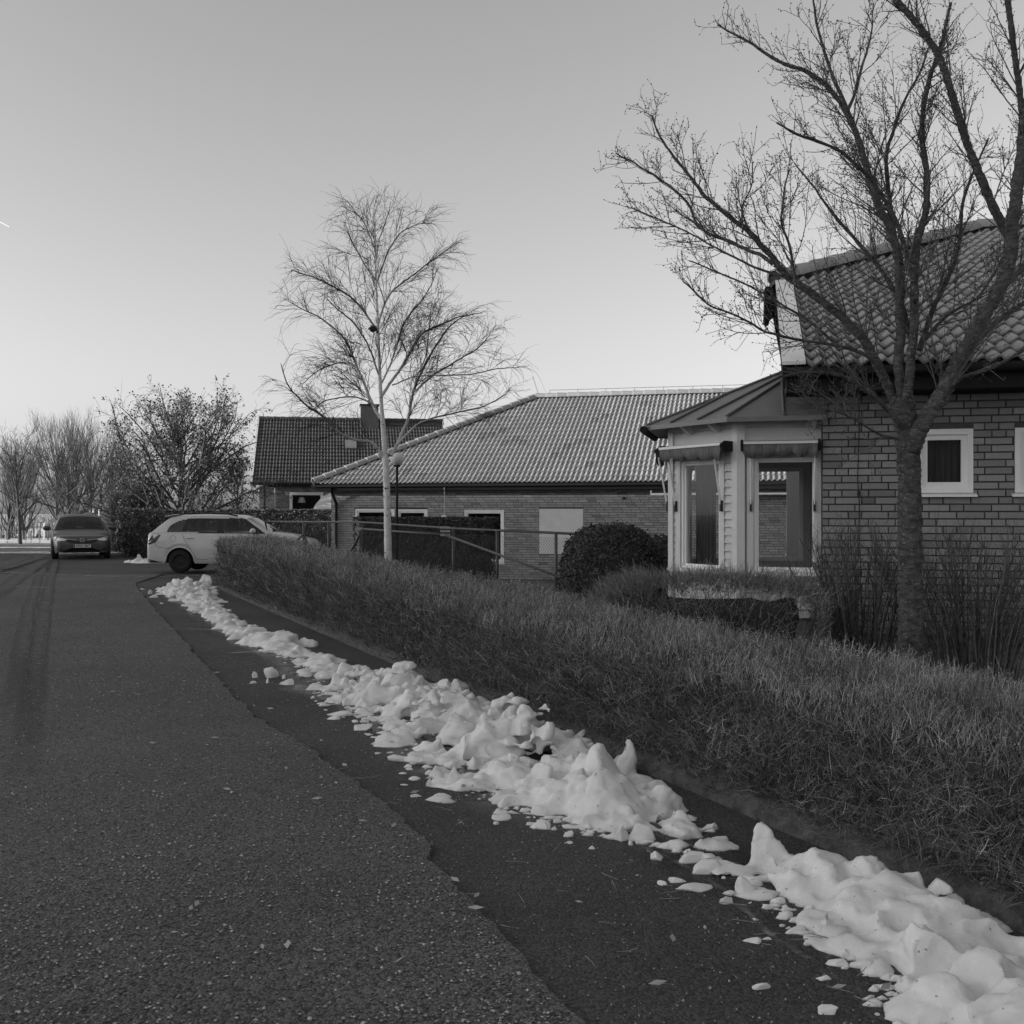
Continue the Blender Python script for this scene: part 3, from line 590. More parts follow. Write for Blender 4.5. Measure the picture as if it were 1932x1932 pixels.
def tile_unit(w=.30, waves=2, ln=.40, amp=.029, thick=.024, lift=.042):
    k = 6 * waves + 1; vs = []; fs = []
    for j, (y, dz) in enumerate(((0, lift), (ln * .5, lift * .5), (ln, 0))):
        for i in range(k):
            x = w * i / (k - 1); ph = waves * 2 * math.pi * i / (k - 1)
            vs.append((x, y, dz + amp * (math.cos(ph + .5) * .85 + .15 * math.cos(2 * ph))))
    for j in range(2):
        for i in range(k - 1): fs.append((j * k + i, j * k + i + 1, (j + 1) * k + i + 1, (j + 1) * k + i))
    b = len(vs)
    for i in range(k): vs.append((vs[i][0], .004, vs[i][2] - thick))
    for i in range(k - 1): fs.append((b + i, b + i + 1, i + 1, i))
    return vs, fs
def tile_field(root, s0, s1, n0, z0, pitch, m1, clip, material, prio, limit=300, w=.30, cover=.34, rotz=0.0, unit=None, tsd=.05):
    vs, fs = unit or tile_unit(w)
    me = bpy.data.meshes.new('roof_tile'); me.from_pydata(vs, [], fs); me.update(); me.materials.append(material)
    me.polygons.foreach_set('use_smooth', [i < (len(fs) * 2 // 3) for i in range(len(fs))])
    me.attributes.new('tone', 'FLOAT', 'POINT').data.foreach_set('value', [1.0] * len(vs))
    r = random.Random(9); items = []
    dm = cover * math.cos(pitch); row = 0; m = 0.0
    while m < m1:
        s = s0
        while s < s1 - .02:
            if clip(s + w / 2, m + dm / 2): items.append((s, m))
            s += w
        m += dm; row += 1
    items.sort(key=lambda t: prio(*t), reverse=True)
    va = np.array(vs); c, sn = math.cos(pitch), math.sin(pitch); rest = NB(); fa = np.array(fs)
    for i, (s, m) in enumerate(items):
        t = r.gauss(1, tsd) * (.7 if r.random() < .04 else 1); dz = r.gauss(0, .001); z = z0 + m * math.tan(pitch) + dz
        if i < limit:
            o = link('roof_tile', me, None, root); o.location = (s, n0 + m, z); o.rotation_euler = (pitch, 0, 0); o.color = (t, t, t, 1)
        else:
            q = np.stack([va[:, 0] + s, n0 + m + va[:, 1] * c - va[:, 2] * sn, z + va[:, 1] * sn + va[:, 2] * c], -1); rest.add(q, fa, t)
    if rest.V: rest.build('roof_tile_field', material, root, smooth=False, kind='stuff')
def ridge_tiles(root, a, b, material, r=.105, step=.36, name='ridge_tile'):
    a = Vector(a); b = Vector(b); Lg = (b - a).length; n = max(1, int(Lg / step)); d = (b - a) / n
    vs = []; fs = []; K = 8
    for j, (t, rr) in enumerate(((0, r * 1.12), (.06, r * 1.12), (1.10, r * .92))):
        for i in range(K + 1):
            ang = math.pi * (i / K) * 1.16 - .25
            vs.append((t * step, rr * math.cos(ang), rr * math.sin(ang)))
    for j in range(2):
        for i in range(K): fs.append((j * (K + 1) + i, j * (K + 1) + i + 1, (j + 1) * (K + 1) + i + 1, (j + 1) * (K + 1) + i))
    o_ = len(vs)
    for i in range(K + 1): vs.append((0.0, vs[i][1] * .84, vs[i][2] * .84))
    for i in range(K): fs.append((o_ + i, o_ + i + 1, i + 1, i))
    me = bpy.data.meshes.new(name); me.from_pydata(vs, [], fs); me.update(); me.materials.append(material); me.polygons.foreach_set('use_smooth', [True] * len(fs))
    me.attributes.new('tone', 'FLOAT', 'POINT').data.foreach_set('value', [1.0] * len(vs))
    MB().tube([a - Vector((0, 0, .045)), b - Vector((0, 0, .045))], r * .8, 8).build('ridge_batten', MT['under'], root)
    q = d.to_track_quat('X', 'Z'); rr = random.Random(3)
    for i in range(n):
        o = link(name, me, None, root); o.location = a + d * i; o.rotation_mode = 'QUATERNION'; o.rotation_quaternion = q; t = rr.gauss(.9, .1); o.color = (t, t, t, 1)
    return n

def rect_frame(mb, s0, s1, z0, z1, w, n0, n1):
    mb.box((s0, n0, z0), (s0 + w, n1, z1)); mb.box((s1 - w, n0, z0), (s1, n1, z1)); mb.box((s0 + w, n0, z1 - w), (s1 - w, n1, z1)); mb.box((s0 + w, n0, z0), (s1 - w, n1, z0 + w))
def window(root, name, s0, s1, z0, z1, n, fw=.05, sw=.05, sill=True, deep=.09, loc=None, rz=0.0, trim=None, pane_mat=None):
    mb = MB(); rect_frame(mb, s0, s1, z0, z1, fw, n - .012, n + deep)
    w = mb.build(name, MT['white'], root)
    if loc is not None: w.location = loc; w.rotation_euler = (0, 0, rz)
    mb = MB(); rect_frame(mb, s0 + fw, s1 - fw, z0 + fw, z1 - fw, sw, n + .012, n + .055); mb.build('sash', MT['white'], w)
    i = fw + sw
    MB().box((s0 + i - .004, n + .03, z0 + i - .004), (s1 - i + .004, n + .038, z1 - i + .004)).build('pane', pane_mat or MT['glass'], w)
    if sill: MB().prism([(s0 - .03, n + .02, z0 - .002), (s0 - .03, n - .065, z0 - .022), (s0 - .03, n - .065, z0 - .042), (s0 - .03, n + .02, z0 - .03)], (s1 - s0 + .06, 0, 0)).build('sill', MT['white'], w)
    return w

# ---------------- right-hand brick house with the glazed bay
R = Frame(3.255, 10.73, 13.5)
HR = thing('brick_house', 'brick house at right with glazed bay, awnings and pantile roof behind the tree', 'house', (R.ox, R.oy, 0), -R.a)
zb = .285; zt = 2.98
wz = {}
s0, z1 = R.fp(1728.6, D(1611)); s1, z0 = R.fp(1836, D(1848))
s2, _ = R.fp(1914.7, 800)
WIN = [(s0, s1, z0, z1), (s2, s2 + (s1 - s0), z0, z1), (s2 + 1.9, s2 + 3.0, z0 - .5, z1)]
mb = MB()
for a, b, c, d in wall_cells(0, 9.0, zb, zt, WIN): mb.box((a, .012, c), (b, .26, d))
mb.build('wall', MT['mortar'], HR)
brick_face(HR, 0, 6.2, zb, zt, WIN, 0.0, MT['brick'], lambda a, b, z: (min(b - a, .2) * (1 if a < 2.75 else .1)) + z * .02)
MB().box((-.0, .03, -.4), (9.0, .3, zb - .012)).build('foundation', MT['found'], HR)
mb = MB(); mb.box((9.0, .012, -.4), (9.25, 13.9, zt)); mb.box((0, 13.7, -.4), (9.0, 13.9, zt)); mb.build('rear_wall', MT['brick'], HR)
MB().box((.3, .3, .28), (8.9, 13.6, .33)).build('floor_slab', MT['room'], HR); MB().box((.28, .28, 2.9), (8.95, 13.65, 2.96)).build('ceiling_slab', MT['room'], HR)
for (a, b, c, d) in WIN: window(HR, 'window', a, b, c, d, .0, .055, .055)
for (a, b, c, d) in WIN[:2]:
    vs = []; fs = []
    for i in range(40):
        x = a + .05 + (b - a - .1) * i / 39; y = .22 + .025 * math.sin(i * 1.1) + .01 * math.sin(i * 2.7); vs += [(x, y, c + .03), (x, y, d - .03)]
    for i in range(39): fs.append((2 * i, 2 * i + 2, 2 * i + 3, 2 * i + 1))
    MB().add(vs, fs).build('curtain', MT['curtain'], HR, smooth=True)
MB().box((.4, 3.2, .3), (8.8, 3.3, 2.9)).build('inner_wall', MT['room'], HR)
# small fittings on the brick
q = R.fp(D(2960) + 56, 760)[0]; s_c = R.fp(1620, 800)[0]
mb = MB(); zc0 = R.fp(1622, 1050)[1]
mb.tube([(s_c + .0, -.012, 2.95), (s_c + .004, -.013, 2.4), (s_c - .012, -.012, 1.9), (s_c + .006, -.014, 1.6), (s_c, -.012, zc0)], .0045, 6); mb.build('cable', MT['plastic'], HR)
MB().box((s_c - .014, -.03, 1.72), (s_c + .014, -.006, 1.77)).build('cable_clip', MT['plastic'], HR)
sq, zq = R.fp(D(3157), D(1436)); MB().box((sq - .02, -.05, zq - .04), (sq + .025, -.006, zq + .04)).build('sensor_box', MT['offwhite'], HR)
# main roof
PR = math.radians(23); TR = math.tan(PR); NE = -.45; ZE = 3.02
sv = R.fp(D(2935), D(1380), NE)[0]; MH = 4.14; MR = 7.4; SF = 9.6
def rz_(m): return ZE + m * TR
roof_poly = [(sv, 0), (SF, 0), (SF, MR), (sv + MR - MH, MR), (sv, MH)]
mb = MB(); mb.prism([(s, NE + m, rz_(m) - .05) for s, m in roof_poly], (0, 0, .04))
BM = MH + 2.6; ZK = rz_(MR) - .05
mb.prism([(sv, NE + MH, rz_(MH) - .05), (sv + MR - MH, NE + MR, ZK), (sv, NE + BM, rz_(MH) - .05)], (0, 0, .04))
mb.prism([(sv + MR - MH, NE + MR, ZK), (SF, NE + MR, ZK), (SF, 14.3, 2.95), (.3, 14.3, 2.95)], (0, 0, .04)); mb.prism([(sv + MR - MH, NE + MR, ZK), (.3, 14.3, 2.95), (sv, NE + BM, rz_(MH) - .05)], (0, 0, .04))
mb.build('roof_deck', MT['under'], HR)
tile_field(HR, sv + .235, SF, NE - .03, ZE - .012, PR, MR - .1, lambda s, m: m < MH + (s - sv) - .1, MT['tile'], lambda s, m: -(s + .2 * m))
ridge_tiles(HR, (sv - .02, NE + MH - .02, rz_(MH) + .05), (sv + MR - MH, NE + MR, rz_(MR) + .07), MT['tile'], .12, .38)
ridge_tiles(HR, (sv + MR - MH, NE + MR, rz_(MR) + .07), (SF, NE + MR, rz_(MR) + .07), MT['tile'], .12, .38)
mb = MB(); mb.prism([(sv - .005, NE - .02, rz_(0) + .02), (sv + .225, NE - .02, rz_(0) + .02), (sv + .225, NE + MH, rz_(MH) + .02), (sv - .005, NE + MH, rz_(MH) + .02)], (0, 0, .035)); mb.build('verge_flashing', MT['verge'], HR)
mb = MB(); mb.prism([(sv, NE - .01, rz_(0) + .018), (sv, NE - .01, rz_(0) - .22), (sv, NE + MH, rz_(MH) - .22), (sv, NE + MH, rz_(MH) + .018)], (.03, 0, 0)); mb.build('barge_board', MT['dark'], HR)
# overhanging eave of the half hip, seen from below
mb = MB(); mb.prism([(sv - .09, NE + MH + .0, rz_(MH) - .08), (sv, NE + MH - .1, rz_(MH) - .02), (sv, NE + BM, rz_(MH) - .02), (sv - .09, NE + BM, rz_(MH) - .08)], (0, 0, .06)); mb.build('hip_eave', MT['tile_far'], HR)
MB().tube([(sv - .11, NE + MH - .05, rz_(MH) - .1), (sv - .11, NE + BM, rz_(MH) - .1)], .05, 8).build('hip_gutter', MT['dark'], HR)
mb = MB(); mb.box((sv + .04, NE + .02, ZE - .26), (SF, NE + .05, ZE - .03)); mb.box((sv + .04, NE + .052, ZE - .26), (SF, .0, ZE - .23)); mb.build('eave_fascia', MT['dark'], HR)
K = 9; gv = []; gf = []
for j, s in enumerate((sv + .05, SF)):
    for i in range(K): a = math.pi * i / (K - 1); gv.append((s, NE - .045 - .065 * math.cos(a) * 1.0, ZE - .05 - .065 * math.sin(a)))
gf = [(i, i + 1, K + i + 1, K + i) for i in range(K - 1)] + [tuple(range(K))]
MB().add(gv, gf).build('gutter', MT['dark'], HR, smooth=True)
# gable wall above and behind the bay
MB().prism([(.0, .3, 2.4), (.0, .3, rz_(-NE + .3) - .08), (.0, NE + MH, rz_(MH) - .12), (.0, NE + BM, rz_(MH) - .12), (.0, 13.6, 2.9), (.0, 13.6, 2.4)], (.2, 0, 0)).build('gable_wall', MT['mortar'], HR)

# the bay
NBY = .09
sB = R.fp(D(2768), 900, NBY)[0]
lo, hi = .3, 3.0
for _ in range(40):
    k = (lo + hi) / 2; x, _y = R.px(sB - k, NBY + k, 1.5)
    if x > D(2515): lo = k
    else: hi = k
KD = k; LW = KD * math.sqrt(2)
Bp = (sB, NBY); Cp = (sB - KD, NBY + KD); Dp = (sB - KD, NBY + KD + LW); Ep = (sB, NBY + 2 * KD + LW); NMID = NBY + KD + LW / 2
zs_bot = R.fp(2950, D(2315), NBY)[1]; z_aw = R.fp(2900, D(1655), NBY)[1]; z_ft = R.fp(2900, D(1716), NBY)[1]; z_fb = R.fp(2900, D(2145), NBY)[1]
def _z(y, xd=1485): return R.fp(xd, D(y), NBY)[1]
zs_bot, z_aw, z_ft, z_fb, z_ev = _z(2315), _z(1655), _z(1716), _z(2145), _z(1566)
panels = [(Bp, 0 - sB - .004, 0, 'front'), (Cp, LW, -45, 'slanting'), (Dp, LW, -90, 'side'), (Ep, LW, -135, 'rear slanting'), ((0, Ep[1]), -sB, 180, 'rear')]
fs0, _q = R.fp(D(2828), 900, NBY); fs1, _q = R.fp(D(3064.5), 900, NBY)
# slanting panel window edges by ray / plane
Cw = R.world(*Cp); Bw = R.world(*Bp); dv = (Bw - Cw); 
def on_diag(xd):
    u = (xd - 966) / PX; return (u * Cw.y - Cw.x) / (dv.x - u * dv.y) * LW
dg0, dg1 = on_diag(D(2556)), on_diag(D(2702))
BH = .087
for pi_, ((ps, pn), PL, ang, nm) in enumerate(panels):
    loc = (ps, pn, 0); rz = math.radians(ang)
    if pi_ == 0: w0, w1 = fs0 - sB, fs1 - sB
    elif pi_ == 1: w0, w1 = dg0, dg1
    else: w0, w1 = PL * .10, PL * .90
    mb = MB()
    for a, b, c, d in wall_cells(0, PL, zs_bot - .02, z_ev + .02, [(w0, w1, z_fb, z_ft)]): mb.box((a, .018, c), (b, .12, d))
    sheath = mb.build('bay_wall', MT['siding'], HR); sheath.location = loc; sheath.rotation_euler = (0, 0, rz)
    # weatherboards, each its own piece
    cw = .075
    z = zs_bot
    while z < z_aw - .02:
        spans = [(.075, PL - (.004 if pi_ == 0 else .075))]
        if z + BH > z_fb - .05 and z < z_ft + cw: spans = [(.075, w0 - cw), (w1 + cw, PL - (.004 if pi_ == 0 else .075))]
        for a, b in spans:
            if b - a > .02 and pi_ < 2 or (b - a > .02 and pi_ >= 2 and False):
                zz = min(z + BH, z_aw)
                MB().add([(a, .018, z), (b, .018, z), (b, .018, zz + .01), (a, .018, zz + .01), (a, -.018, z), (b, -.018, z), (b, .004, zz + .01), (a, .004, zz + .01)],
                         [(0, 3, 2, 1), (4, 5, 6, 7), (0, 1, 5, 4), (1, 2, 6, 5), (2, 3, 7, 6), (3, 0, 4, 7)]).build('board', MT['siding'], sheath)
        z += BH
    # frieze boards
    for a, b in ((z_aw + .012, z_aw + .15), (z_aw + .156, z_aw + .29), (z_aw + .296, z_ev)):
        if b > a: MB().box((.07, -.008, a), (PL - (.004 if pi_ == 0 else .07), .018, min(b, z_ev))).build('frieze_board', MT['siding'], sheath)
    # casing, corner posts
    mb = MB(); rect_frame(mb, w0 - cw, w1 + (cw if pi_ else min(cw, PL - w1 - .006)), z_fb - .07, z_ft + cw, cw - .004, -.022, .02)
    if pi_ == 0: pass
    mb.build('casing', MT['trim'], sheath)
    MB().box((-.012, -.03, zs_bot - .015), (.07, .06, z_ev)).build('corner_post', MT['trim'], sheath)
    if pi_: MB().box((PL - .07, -.03, zs_bot - .013), (PL + .012, .058, z_ev - .002)).build('corner_post', MT['trim'], sheath)
    MB().box((0, .03, -.4), (PL, .2, zs_bot - .02)).build('bay_plinth', MT['found'], sheath)
    window(HR, 'bay_window', w0, w1, z_fb, z_ft, .01, .026, .022, loc=loc, rz=rz, deep=.1)
    # awning: roller bar, valance with scalloped hem, arms
    if pi_ < 3 or pi_ == 4:
        a0, a1 = (.03, PL - .02) if pi_ == 0 else (-.02, PL - .05)
        outy = -.16
        mb = MB(); mb.box((a0 + .03, outy - .03, z_aw - .035), (a1 - .03, outy + .05, z_aw - .008)); mb.tube([(a0 + .04, outy + .07, z_aw - .045), (a1 - .04, outy + .07, z_aw - .045)], .042, 10)
        aw = mb.build('awning', MT['bar'], HR); aw.location = loc; aw.rotation_euler = (0, 0, rz)
        nS = 60; vs = []; fs = []
        for i in range(nS + 1):
            t = i / nS; x = a0 + .03 + (a1 - a0 - .06) * t; zz = z_aw - .135 - .055 * abs(math.sin(t * math.pi * 4.5)) ** .6 + .015 * math.sin(t * 3 + pi_); y = outy - .022 + .012 * math.sin(t * 23 + pi_)
            vs += [(x, outy - .022, z_aw - .036), (x, y, zz)]
        for i in range(nS): fs.append((2 * i, 2 * i + 2, 2 * i + 3, 2 * i + 1))
        o = MB().add(vs, fs).build('valance', MT['fabric'], aw, smooth=True)
        sd = o.modifiers.new('thick', 'SOLIDIFY'); sd.thickness = .004
        for x in (a0 + .01, a1 - .01): MB().prism([(x - .012, outy - .045, z_aw - .03), (x - .012, outy + .02, z_aw + .015), (x - .012, .02, z_aw + .01), (x - .012, .02, z_aw - .09), (x - .012, outy, z_aw - .11)], (.024, 0, 0)).build('end_cap', MT['plastic'], aw)
        zar = _z(1893)
        for x in ((w0 - .035, PL - .075) if pi_ == 0 else (w0 - .06, w1 + .05)):
            mb = MB(); mb.tube([(x, outy + .0, z_aw - .04), (x, -.045, zar)], .0105, 6); mb.build('arm', MT['bar'], aw)
            MB().box((x - .012, -.055, zar - .07), (x + .012, -.014, zar + .05)).build('arm_bracket', MT['plastic'], aw)
    # rafter tails
    if pi_ < 2:
        for t in ((.88,) if pi_ == 0 else (.32, .72)):
            x = PL * t; MB().prism([(x, .0, z_ev - .13), (x, -.05, z_ev - .13), (x, -.20, z_ev - .03), (x, -.20, z_ev + .02), (x, .0, z_ev + .02)], (.045, 0, 0)).build('rafter_tail', MT['trim'], sheath)
# bay roof: half octagon in sheet metal
OH = .27
def outp(p, ang0, ang1):
    a = math.radians((ang0 + ang1) / 2); f = OH / math.cos(math.radians((ang1 - ang0) / 2)); return (p[0] + math.sin(a) * f, p[1] - math.cos(a) * f)
ring = [(.02, NBY - OH), outp(Bp, 0, -45), outp(Cp, -45, -90), outp(Dp, -90, -135), outp(Ep, -135, -180), (.02, Ep[1] + OH)]
xa, _y = R.px(.02, NMID, 3.5); ya = 798 - (xa - 1225) * (97.0 / 255.0)
za = R.world(.02, NMID).y * (966 - ya) / PX + CAMH
zr = z_ev - .005
Ap = Vector((.02, NMID, za)); RG = [Vector((s, n, zr)) for s, n in ring]
mb = MB(); mb.add([*RG, Ap, *[p - Vector((0, 0, .05)) for p in RG], Ap - Vector((0, 0, .05))], [(i, i + 1, 6) for i in range(5)] + [(7 + i, 13, 8 + i) for i in range(5)] + [(i, 7 + i, 8 + i, i + 1) for i in range(5)])
br = mb.build('bay_roof', MT['sheet'], HR)
for i in range(5):
    E0, E1 = RG[i], RG[i + 1]; ev = E1 - E0; f0 = (Ap - E0).dot(ev) / ev.length_squared; foot = E0 + ev * f0; up = Ap - foot
    for f in ((.42,) if i == 0 else (.34, .68) if i == 1 else (.5,)):
        t = min(f / max(f0, 1e-3), (1 - f) / max(1 - f0, 1e-3), 1.0); p = E0 + ev * f
        nv = ev.cross(up).normalized(); nv = nv if nv.z > 0 else -nv
        MB().tube([p + nv * .014, p + up * t * .98 + nv * .014], .014, 6).build('seam', MT['sheet'], br)
for i in range(1, 5): MB().tube([RG[i] + Vector((0, 0, .012)), Ap + Vector((0, 0, .012))], .018, 6).build('hip_seam', MT['sheet'], br)
MB().tube([RG[2] + Vector((-.03, -.05, -.045)), RG[3] + Vector((-.03, 0, -.045))], .045, 8).build('bay_gutter', MT['dark'], br)
# inside of the bay
vs = []; fs = []
for i in range(30):
    x = dg0 + .02 + (dg1 - dg0) * .52 * i / 29; y = .2 + .02 * math.sin(i * 1.3); vs += [(x, y, z_fb + .02), (x, y, z_ft - .02)]
for i in range(29): fs.append((2 * i, 2 * i + 2, 2 * i + 3, 2 * i + 1))
o = MB().add(vs, fs).build('bay_curtain', MT['curtain'], HR, smooth=True); o.location = (Cp[0], Cp[1], 0); o.rotation_euler = (0, 0, math.radians(-45))
poly = [(.0, NBY + .13), (sB, NBY + .13), (Cp[0] + .13, Cp[1]), (Dp[0] + .13, Dp[1]), (sB, Ep[1] - .13), (0, Ep[1] - .13)]
MB().prism([(s, n, .33) for s, n in poly], (0, 0, .04)).build('bay_floor', MT['room'], HR); MB().prism([(s, n, z_ev - .02) for s, n in poly], (0, 0, .03)).build('bay_ceiling', MT['trim'], HR)
MB().box((.0, .14, .35), (.16, 13.6, 2.9)).build('inner_gable_wall', MT['room'], HR)
sq, zq = R.fp(D(3064), D(2216), NBY); MB().tube([(sq, NBY - .02, zq), (sq, NBY - .10, zq - .01)], .016, 8).build('outside_tap', MT['chrome'], HR)

# ---------------- middle brick house with the hipped roof
Mf = Frame(-5.71, 32.34, 13.5); gz = -.5
HM = thing('brick_house', 'low brick house with wide hipped pantile roof behind the birch', 'house', (Mf.ox, Mf.oy, 0), -Mf.a)
ZM = 2.33
def mw(x0, x1, y0, y1):
    a, zt_ = Mf.fp(D(x0), D(y0)); b, zb_ = Mf.fp(D(x1), D(y1)); 
    zt_ = Mf.fp((D(x0) + D(x1)) / 2, D(y0))[1]; zb_ = Mf.fp((D(x0) + D(x1)) / 2, D(y1))[1]; return (a, b, zb_, zt_)
MW = [mw(1333, 1480, 1908, 2107), mw(1489, 1603, 1910, 2107), mw(1742, 1890, 1912, 2110), mw(2949, 3075, 1905, 2078)]
PAN = mw(2022, 2187, 1908, 2078)
mb = MB()
for a, b, c, d in wall_cells(0, 22.0, gz, ZM, MW + [PAN]): mb.box((a, .012, c), (b, .26, d))
mb.build('wall', MT['mortar'], HM)
brick_face(HM, 0, 19.0, gz + .02, ZM, MW + [PAN], 0.0, MT['brick_m'], lambda a, b, z: (min(b - a, .2)) * (1 if 5.6 < a < 9.4 else .3) + z * .01, pattern='half')
mb = MB(); mb.box((0, .26, gz), (.25, 11.2, ZM)); mb.box((21.75, .26, gz), (22, 11.2, ZM)); mb.box((0, 11.2, gz), (22, 11.45, ZM)); mb.build('side_walls', MT['brick_m'], HM)
MB().box((.3, .3, ZM - .05), (21.7, 11.1, ZM)).build('ceiling_slab', MT['room'], HM); MB().box((.3, 3.4, gz), (21.7, 3.5, ZM - .06)).build('inner_wall', MT['room'], HM)
for i, (a, b, c, d) in enumerate(MW): window(HM, 'window', a, b, c, d, .0, .06, .05)
MB().box((PAN[0] + .003, -.012, PAN[2]), (PAN[1] - .003, .1, PAN[3])).build('window_cover_panel', MT['offwhite'], HM)
NE2 = -.4; ZE2 = 2.44; Wd = 5.84; PM = math.atan((5.57 - ZE2) / Wd); TM = math.tan(PM); S2 = 22.4
def mz(m): return ZE2 + m * TM
mb = MB()
c4 = [(-.4, NE2), (S2, NE2), (S2, NE2 + 2 * Wd), (-.4, NE2 + 2 * Wd)]; rl = (-.4 + Wd, NE2 + Wd); rr_ = (S2 - Wd, NE2 + Wd); dz = -.04
v = [(x, y, ZE2 + dz) for x, y in c4] + [(rl[0], rl[1], mz(Wd) + dz), (rr_[0], rr_[1], mz(Wd) + dz)]
mb.add(v, [(0, 1, 5, 4), (1, 2, 5), (2, 3, 4, 5), (3, 0, 4), (3, 2, 1, 0)]); mb.build('roof_deck', MT['under'], HM)
tile_field(HM, -.38, 18.5, NE2 - .03, ZE2 - .012, PM, Wd - .1, lambda s, m: m < (s + .4) - .02 and s < 18.4, MT['tile'], lambda s, m: -abs(s - 6.5) - m * .5, w=.30)
nrt = ridge_tiles(HM, (-.42, NE2 - .02, ZE2 + .05), (rl[0], rl[1], mz(Wd) + .07), MT['tile'], .12, .38)
ridge_tiles(HM, (rl[0], rl[1], mz(Wd) + .07), (rr_[0], rr_[1], mz(Wd) + .07), MT['tile'], .12, .38)
mb = MB(); zf = ZE2 - .03
mb.box((-.38, NE2 + .02, zf - .2), (S2 - .02, NE2 + .045, zf - .012)); mb.box((-.38, NE2 + .046, zf - .2), (S2, -.004, zf - .175)); mb.box((-.38, NE2 + .05, zf - .2), (-.355, NE2 + 2 * Wd, zf - .012)); mb.box((-.35, 0, zf - .2), (0, NE2 + 2 * Wd, zf - .178)); mb.build('eave_fascia', MT['dark'], HM)
gv = []
for s in (-.46, S2):
    for i in range(K): a = math.pi * i / (K - 1); gv.append((s, NE2 - .045 - .06 * math.cos(a), ZE2 - .06 - .06 * math.sin(a)))
MB().add(gv, [(i, i + 1, K + i + 1, K + i) for i in range(K - 1)] + [tuple(range(K))]).build('gutter', MT['dark'], HM, smooth=True)
mb = MB(); mb.tube([(.18, NE2 - .04, ZE2 - .12), (.16, NE2 + .05, ZE2 - .25), (.2, -.07, ZE2 - .62), (.2, -.07, gz + .1)], .045, 8); mb.build('downpipe', MT['dark'], HM)
# ridge cable, stays and aerial
mb = MB(); x = rl[0] + .5; zr2 = mz(Wd) + .19
pts_ = []
while x < rr_[0]:
    mb.tube([(x, rl[1], zr2 - .03), (x, rl[1], zr2 + .12)], .012, 5); pts_.append((x, rl[1], zr2 + .1)); x += 1.0
mb.tube(pts_, .010, 5); mb.build('lightning_cable', MT['metal'], HM)
mb = MB(); mb.tube([(rl[0] + .1, rl[1], zr2 - .05), (rl[0] - .12, rl[1], zr2 + .62)], .012, 5); mb.build('aerial', MT['metal'], HM)
a, z = Mf.fp(D(2340), D(1868)); mb = MB(); mb.tube([(a, 0, z), (a, -.05, z)], .045, 12); mb.build('alarm_button', MT['plastic'], HM)
a0, z = Mf.fp(D(2440), D(1852), -.35); a1 = Mf.fp(D(3120), 900, -.35)[0]
mb = MB(); mb.box((a0, -.38, z - .035), (a1, -.32, z + .02)); mb.box((a0 - .01, -.38, z - .03), (a0 + .03, -.32, z + .09)); aw = mb.build('awning', MT['bar'], HM)
MB().prism([(a0 + .4, -.345, z + .02), (a0 + .4, -.05, ZM - .12), (a0 + .4, -.03, ZM - .12), (a0 + .4, -.33, z + .02)], (a1 - a0 - .8, 0, 0)).build('awning_cloth', MT['curtain'], aw)
hl = thing('globe_lamp', 'white globe lamp hanging on a cord before the low brick house', 'lamp', tuple(Mf.world(Mf.fp(D(1666), 979, -.42)[0], -.42, 0)))
zl = Mf.fp(D(1666), D(1946), -.42)[1]
gl = ICO2[0] * .125; link('globe', np_mesh('globe', gl + np.array([0, 0, zl]), ICO2[1], smooth=True), MT['offwhite'], hl)
MB().tube([(0, 0, zl + .12), (0, 0, ZE2 - .14)], .008, 5).build('cord', MT['offwhite'], hl); MB().tube([(0, 0, zl - .01), (0, 0, zl + .025)], .132, 16).build('band', MT['metal'], hl)

# ---------------- far house with the steep dark roof
FZ = 48.0; Ff = Frame((D(972) - 966) / PX * FZ, FZ, -10.0); gf_ = -.4
HF = thing('brick_house', 'far brick house with steep dark tiled roof and a chimney', 'house', (Ff.ox, Ff.oy, 0), -Ff.a)
sR = Ff.fp(D(1672), 900)[0]; ZF = 2.75; zev = Ff.fp(D(1000), D(1812), -.35)[1]; 
fw = Ff.fp(D(1086), D(1846)), Ff.fp(D(1212), D(1922))
FW = (fw[0][0], fw[1][0], fw[1][1], fw[0][1])
mb = MB()
for a, b, c, d in wall_cells(0, sR, gf_, ZF, [FW]): mb.box((a, .012, c), (b, .26, d))
mb.build('wall', MT['mortar'], HF); brick_face(HF, 0, 4.6, 1.0, ZF, [FW], 0, MT['brick'], lambda a, b, z: (b - a) + z * .1, limit=0, pattern='half')
MR2 = 4.3; PF = math.atan((6.28 - zev) / (MR2 + .35)); 
mb = MB()
mb.prism([(0, .26, gf_), (0, 2 * MR2 - .26, gf_), (0, 2 * MR2 - .26, ZF), (0, MR2, ZF + (MR2) * math.tan(PF) - .1), (0, .26, ZF)], (.25, 0, 0)); mb.prism([(sR - .25, .26, gf_), (sR - .25, 2 * MR2 - .26, gf_), (sR - .25, 2 * MR2 - .26, ZF), (sR - .25, MR2, ZF + MR2 * math.tan(PF) - .1), (sR - .25, .26, ZF)], (.25, 0, 0))
mb.box((0, 2 * MR2 - .26, gf_), (sR, 2 * MR2, ZF)); mb.build('gable_wall', MT['brick'], HF); MB().box((.3, 2.6, gf_), (sR - .3, 2.7, ZF)).build('inner_wall', MT['room'], HF)
MB().box((.26, .27, ZF - .06), (sR - .26, 2 * MR2 - .3, ZF - .01)).build('ceiling_slab', MT['room'], HF)
mb = MB()
for sgn in (0, 1):
    q = [(-.3, -.35, zev - .03), (sR + .3, -.35, zev - .03), (sR + .3, MR2, 6.28 - .03), (-.3, MR2, 6.28 - .03)]
    if sgn: q = [(x, 2 * MR2 - y, z) for x, y, z in q]
    mb.prism(q, (0, 0, -.06))
mb.build('roof_deck', MT['under'], HF)
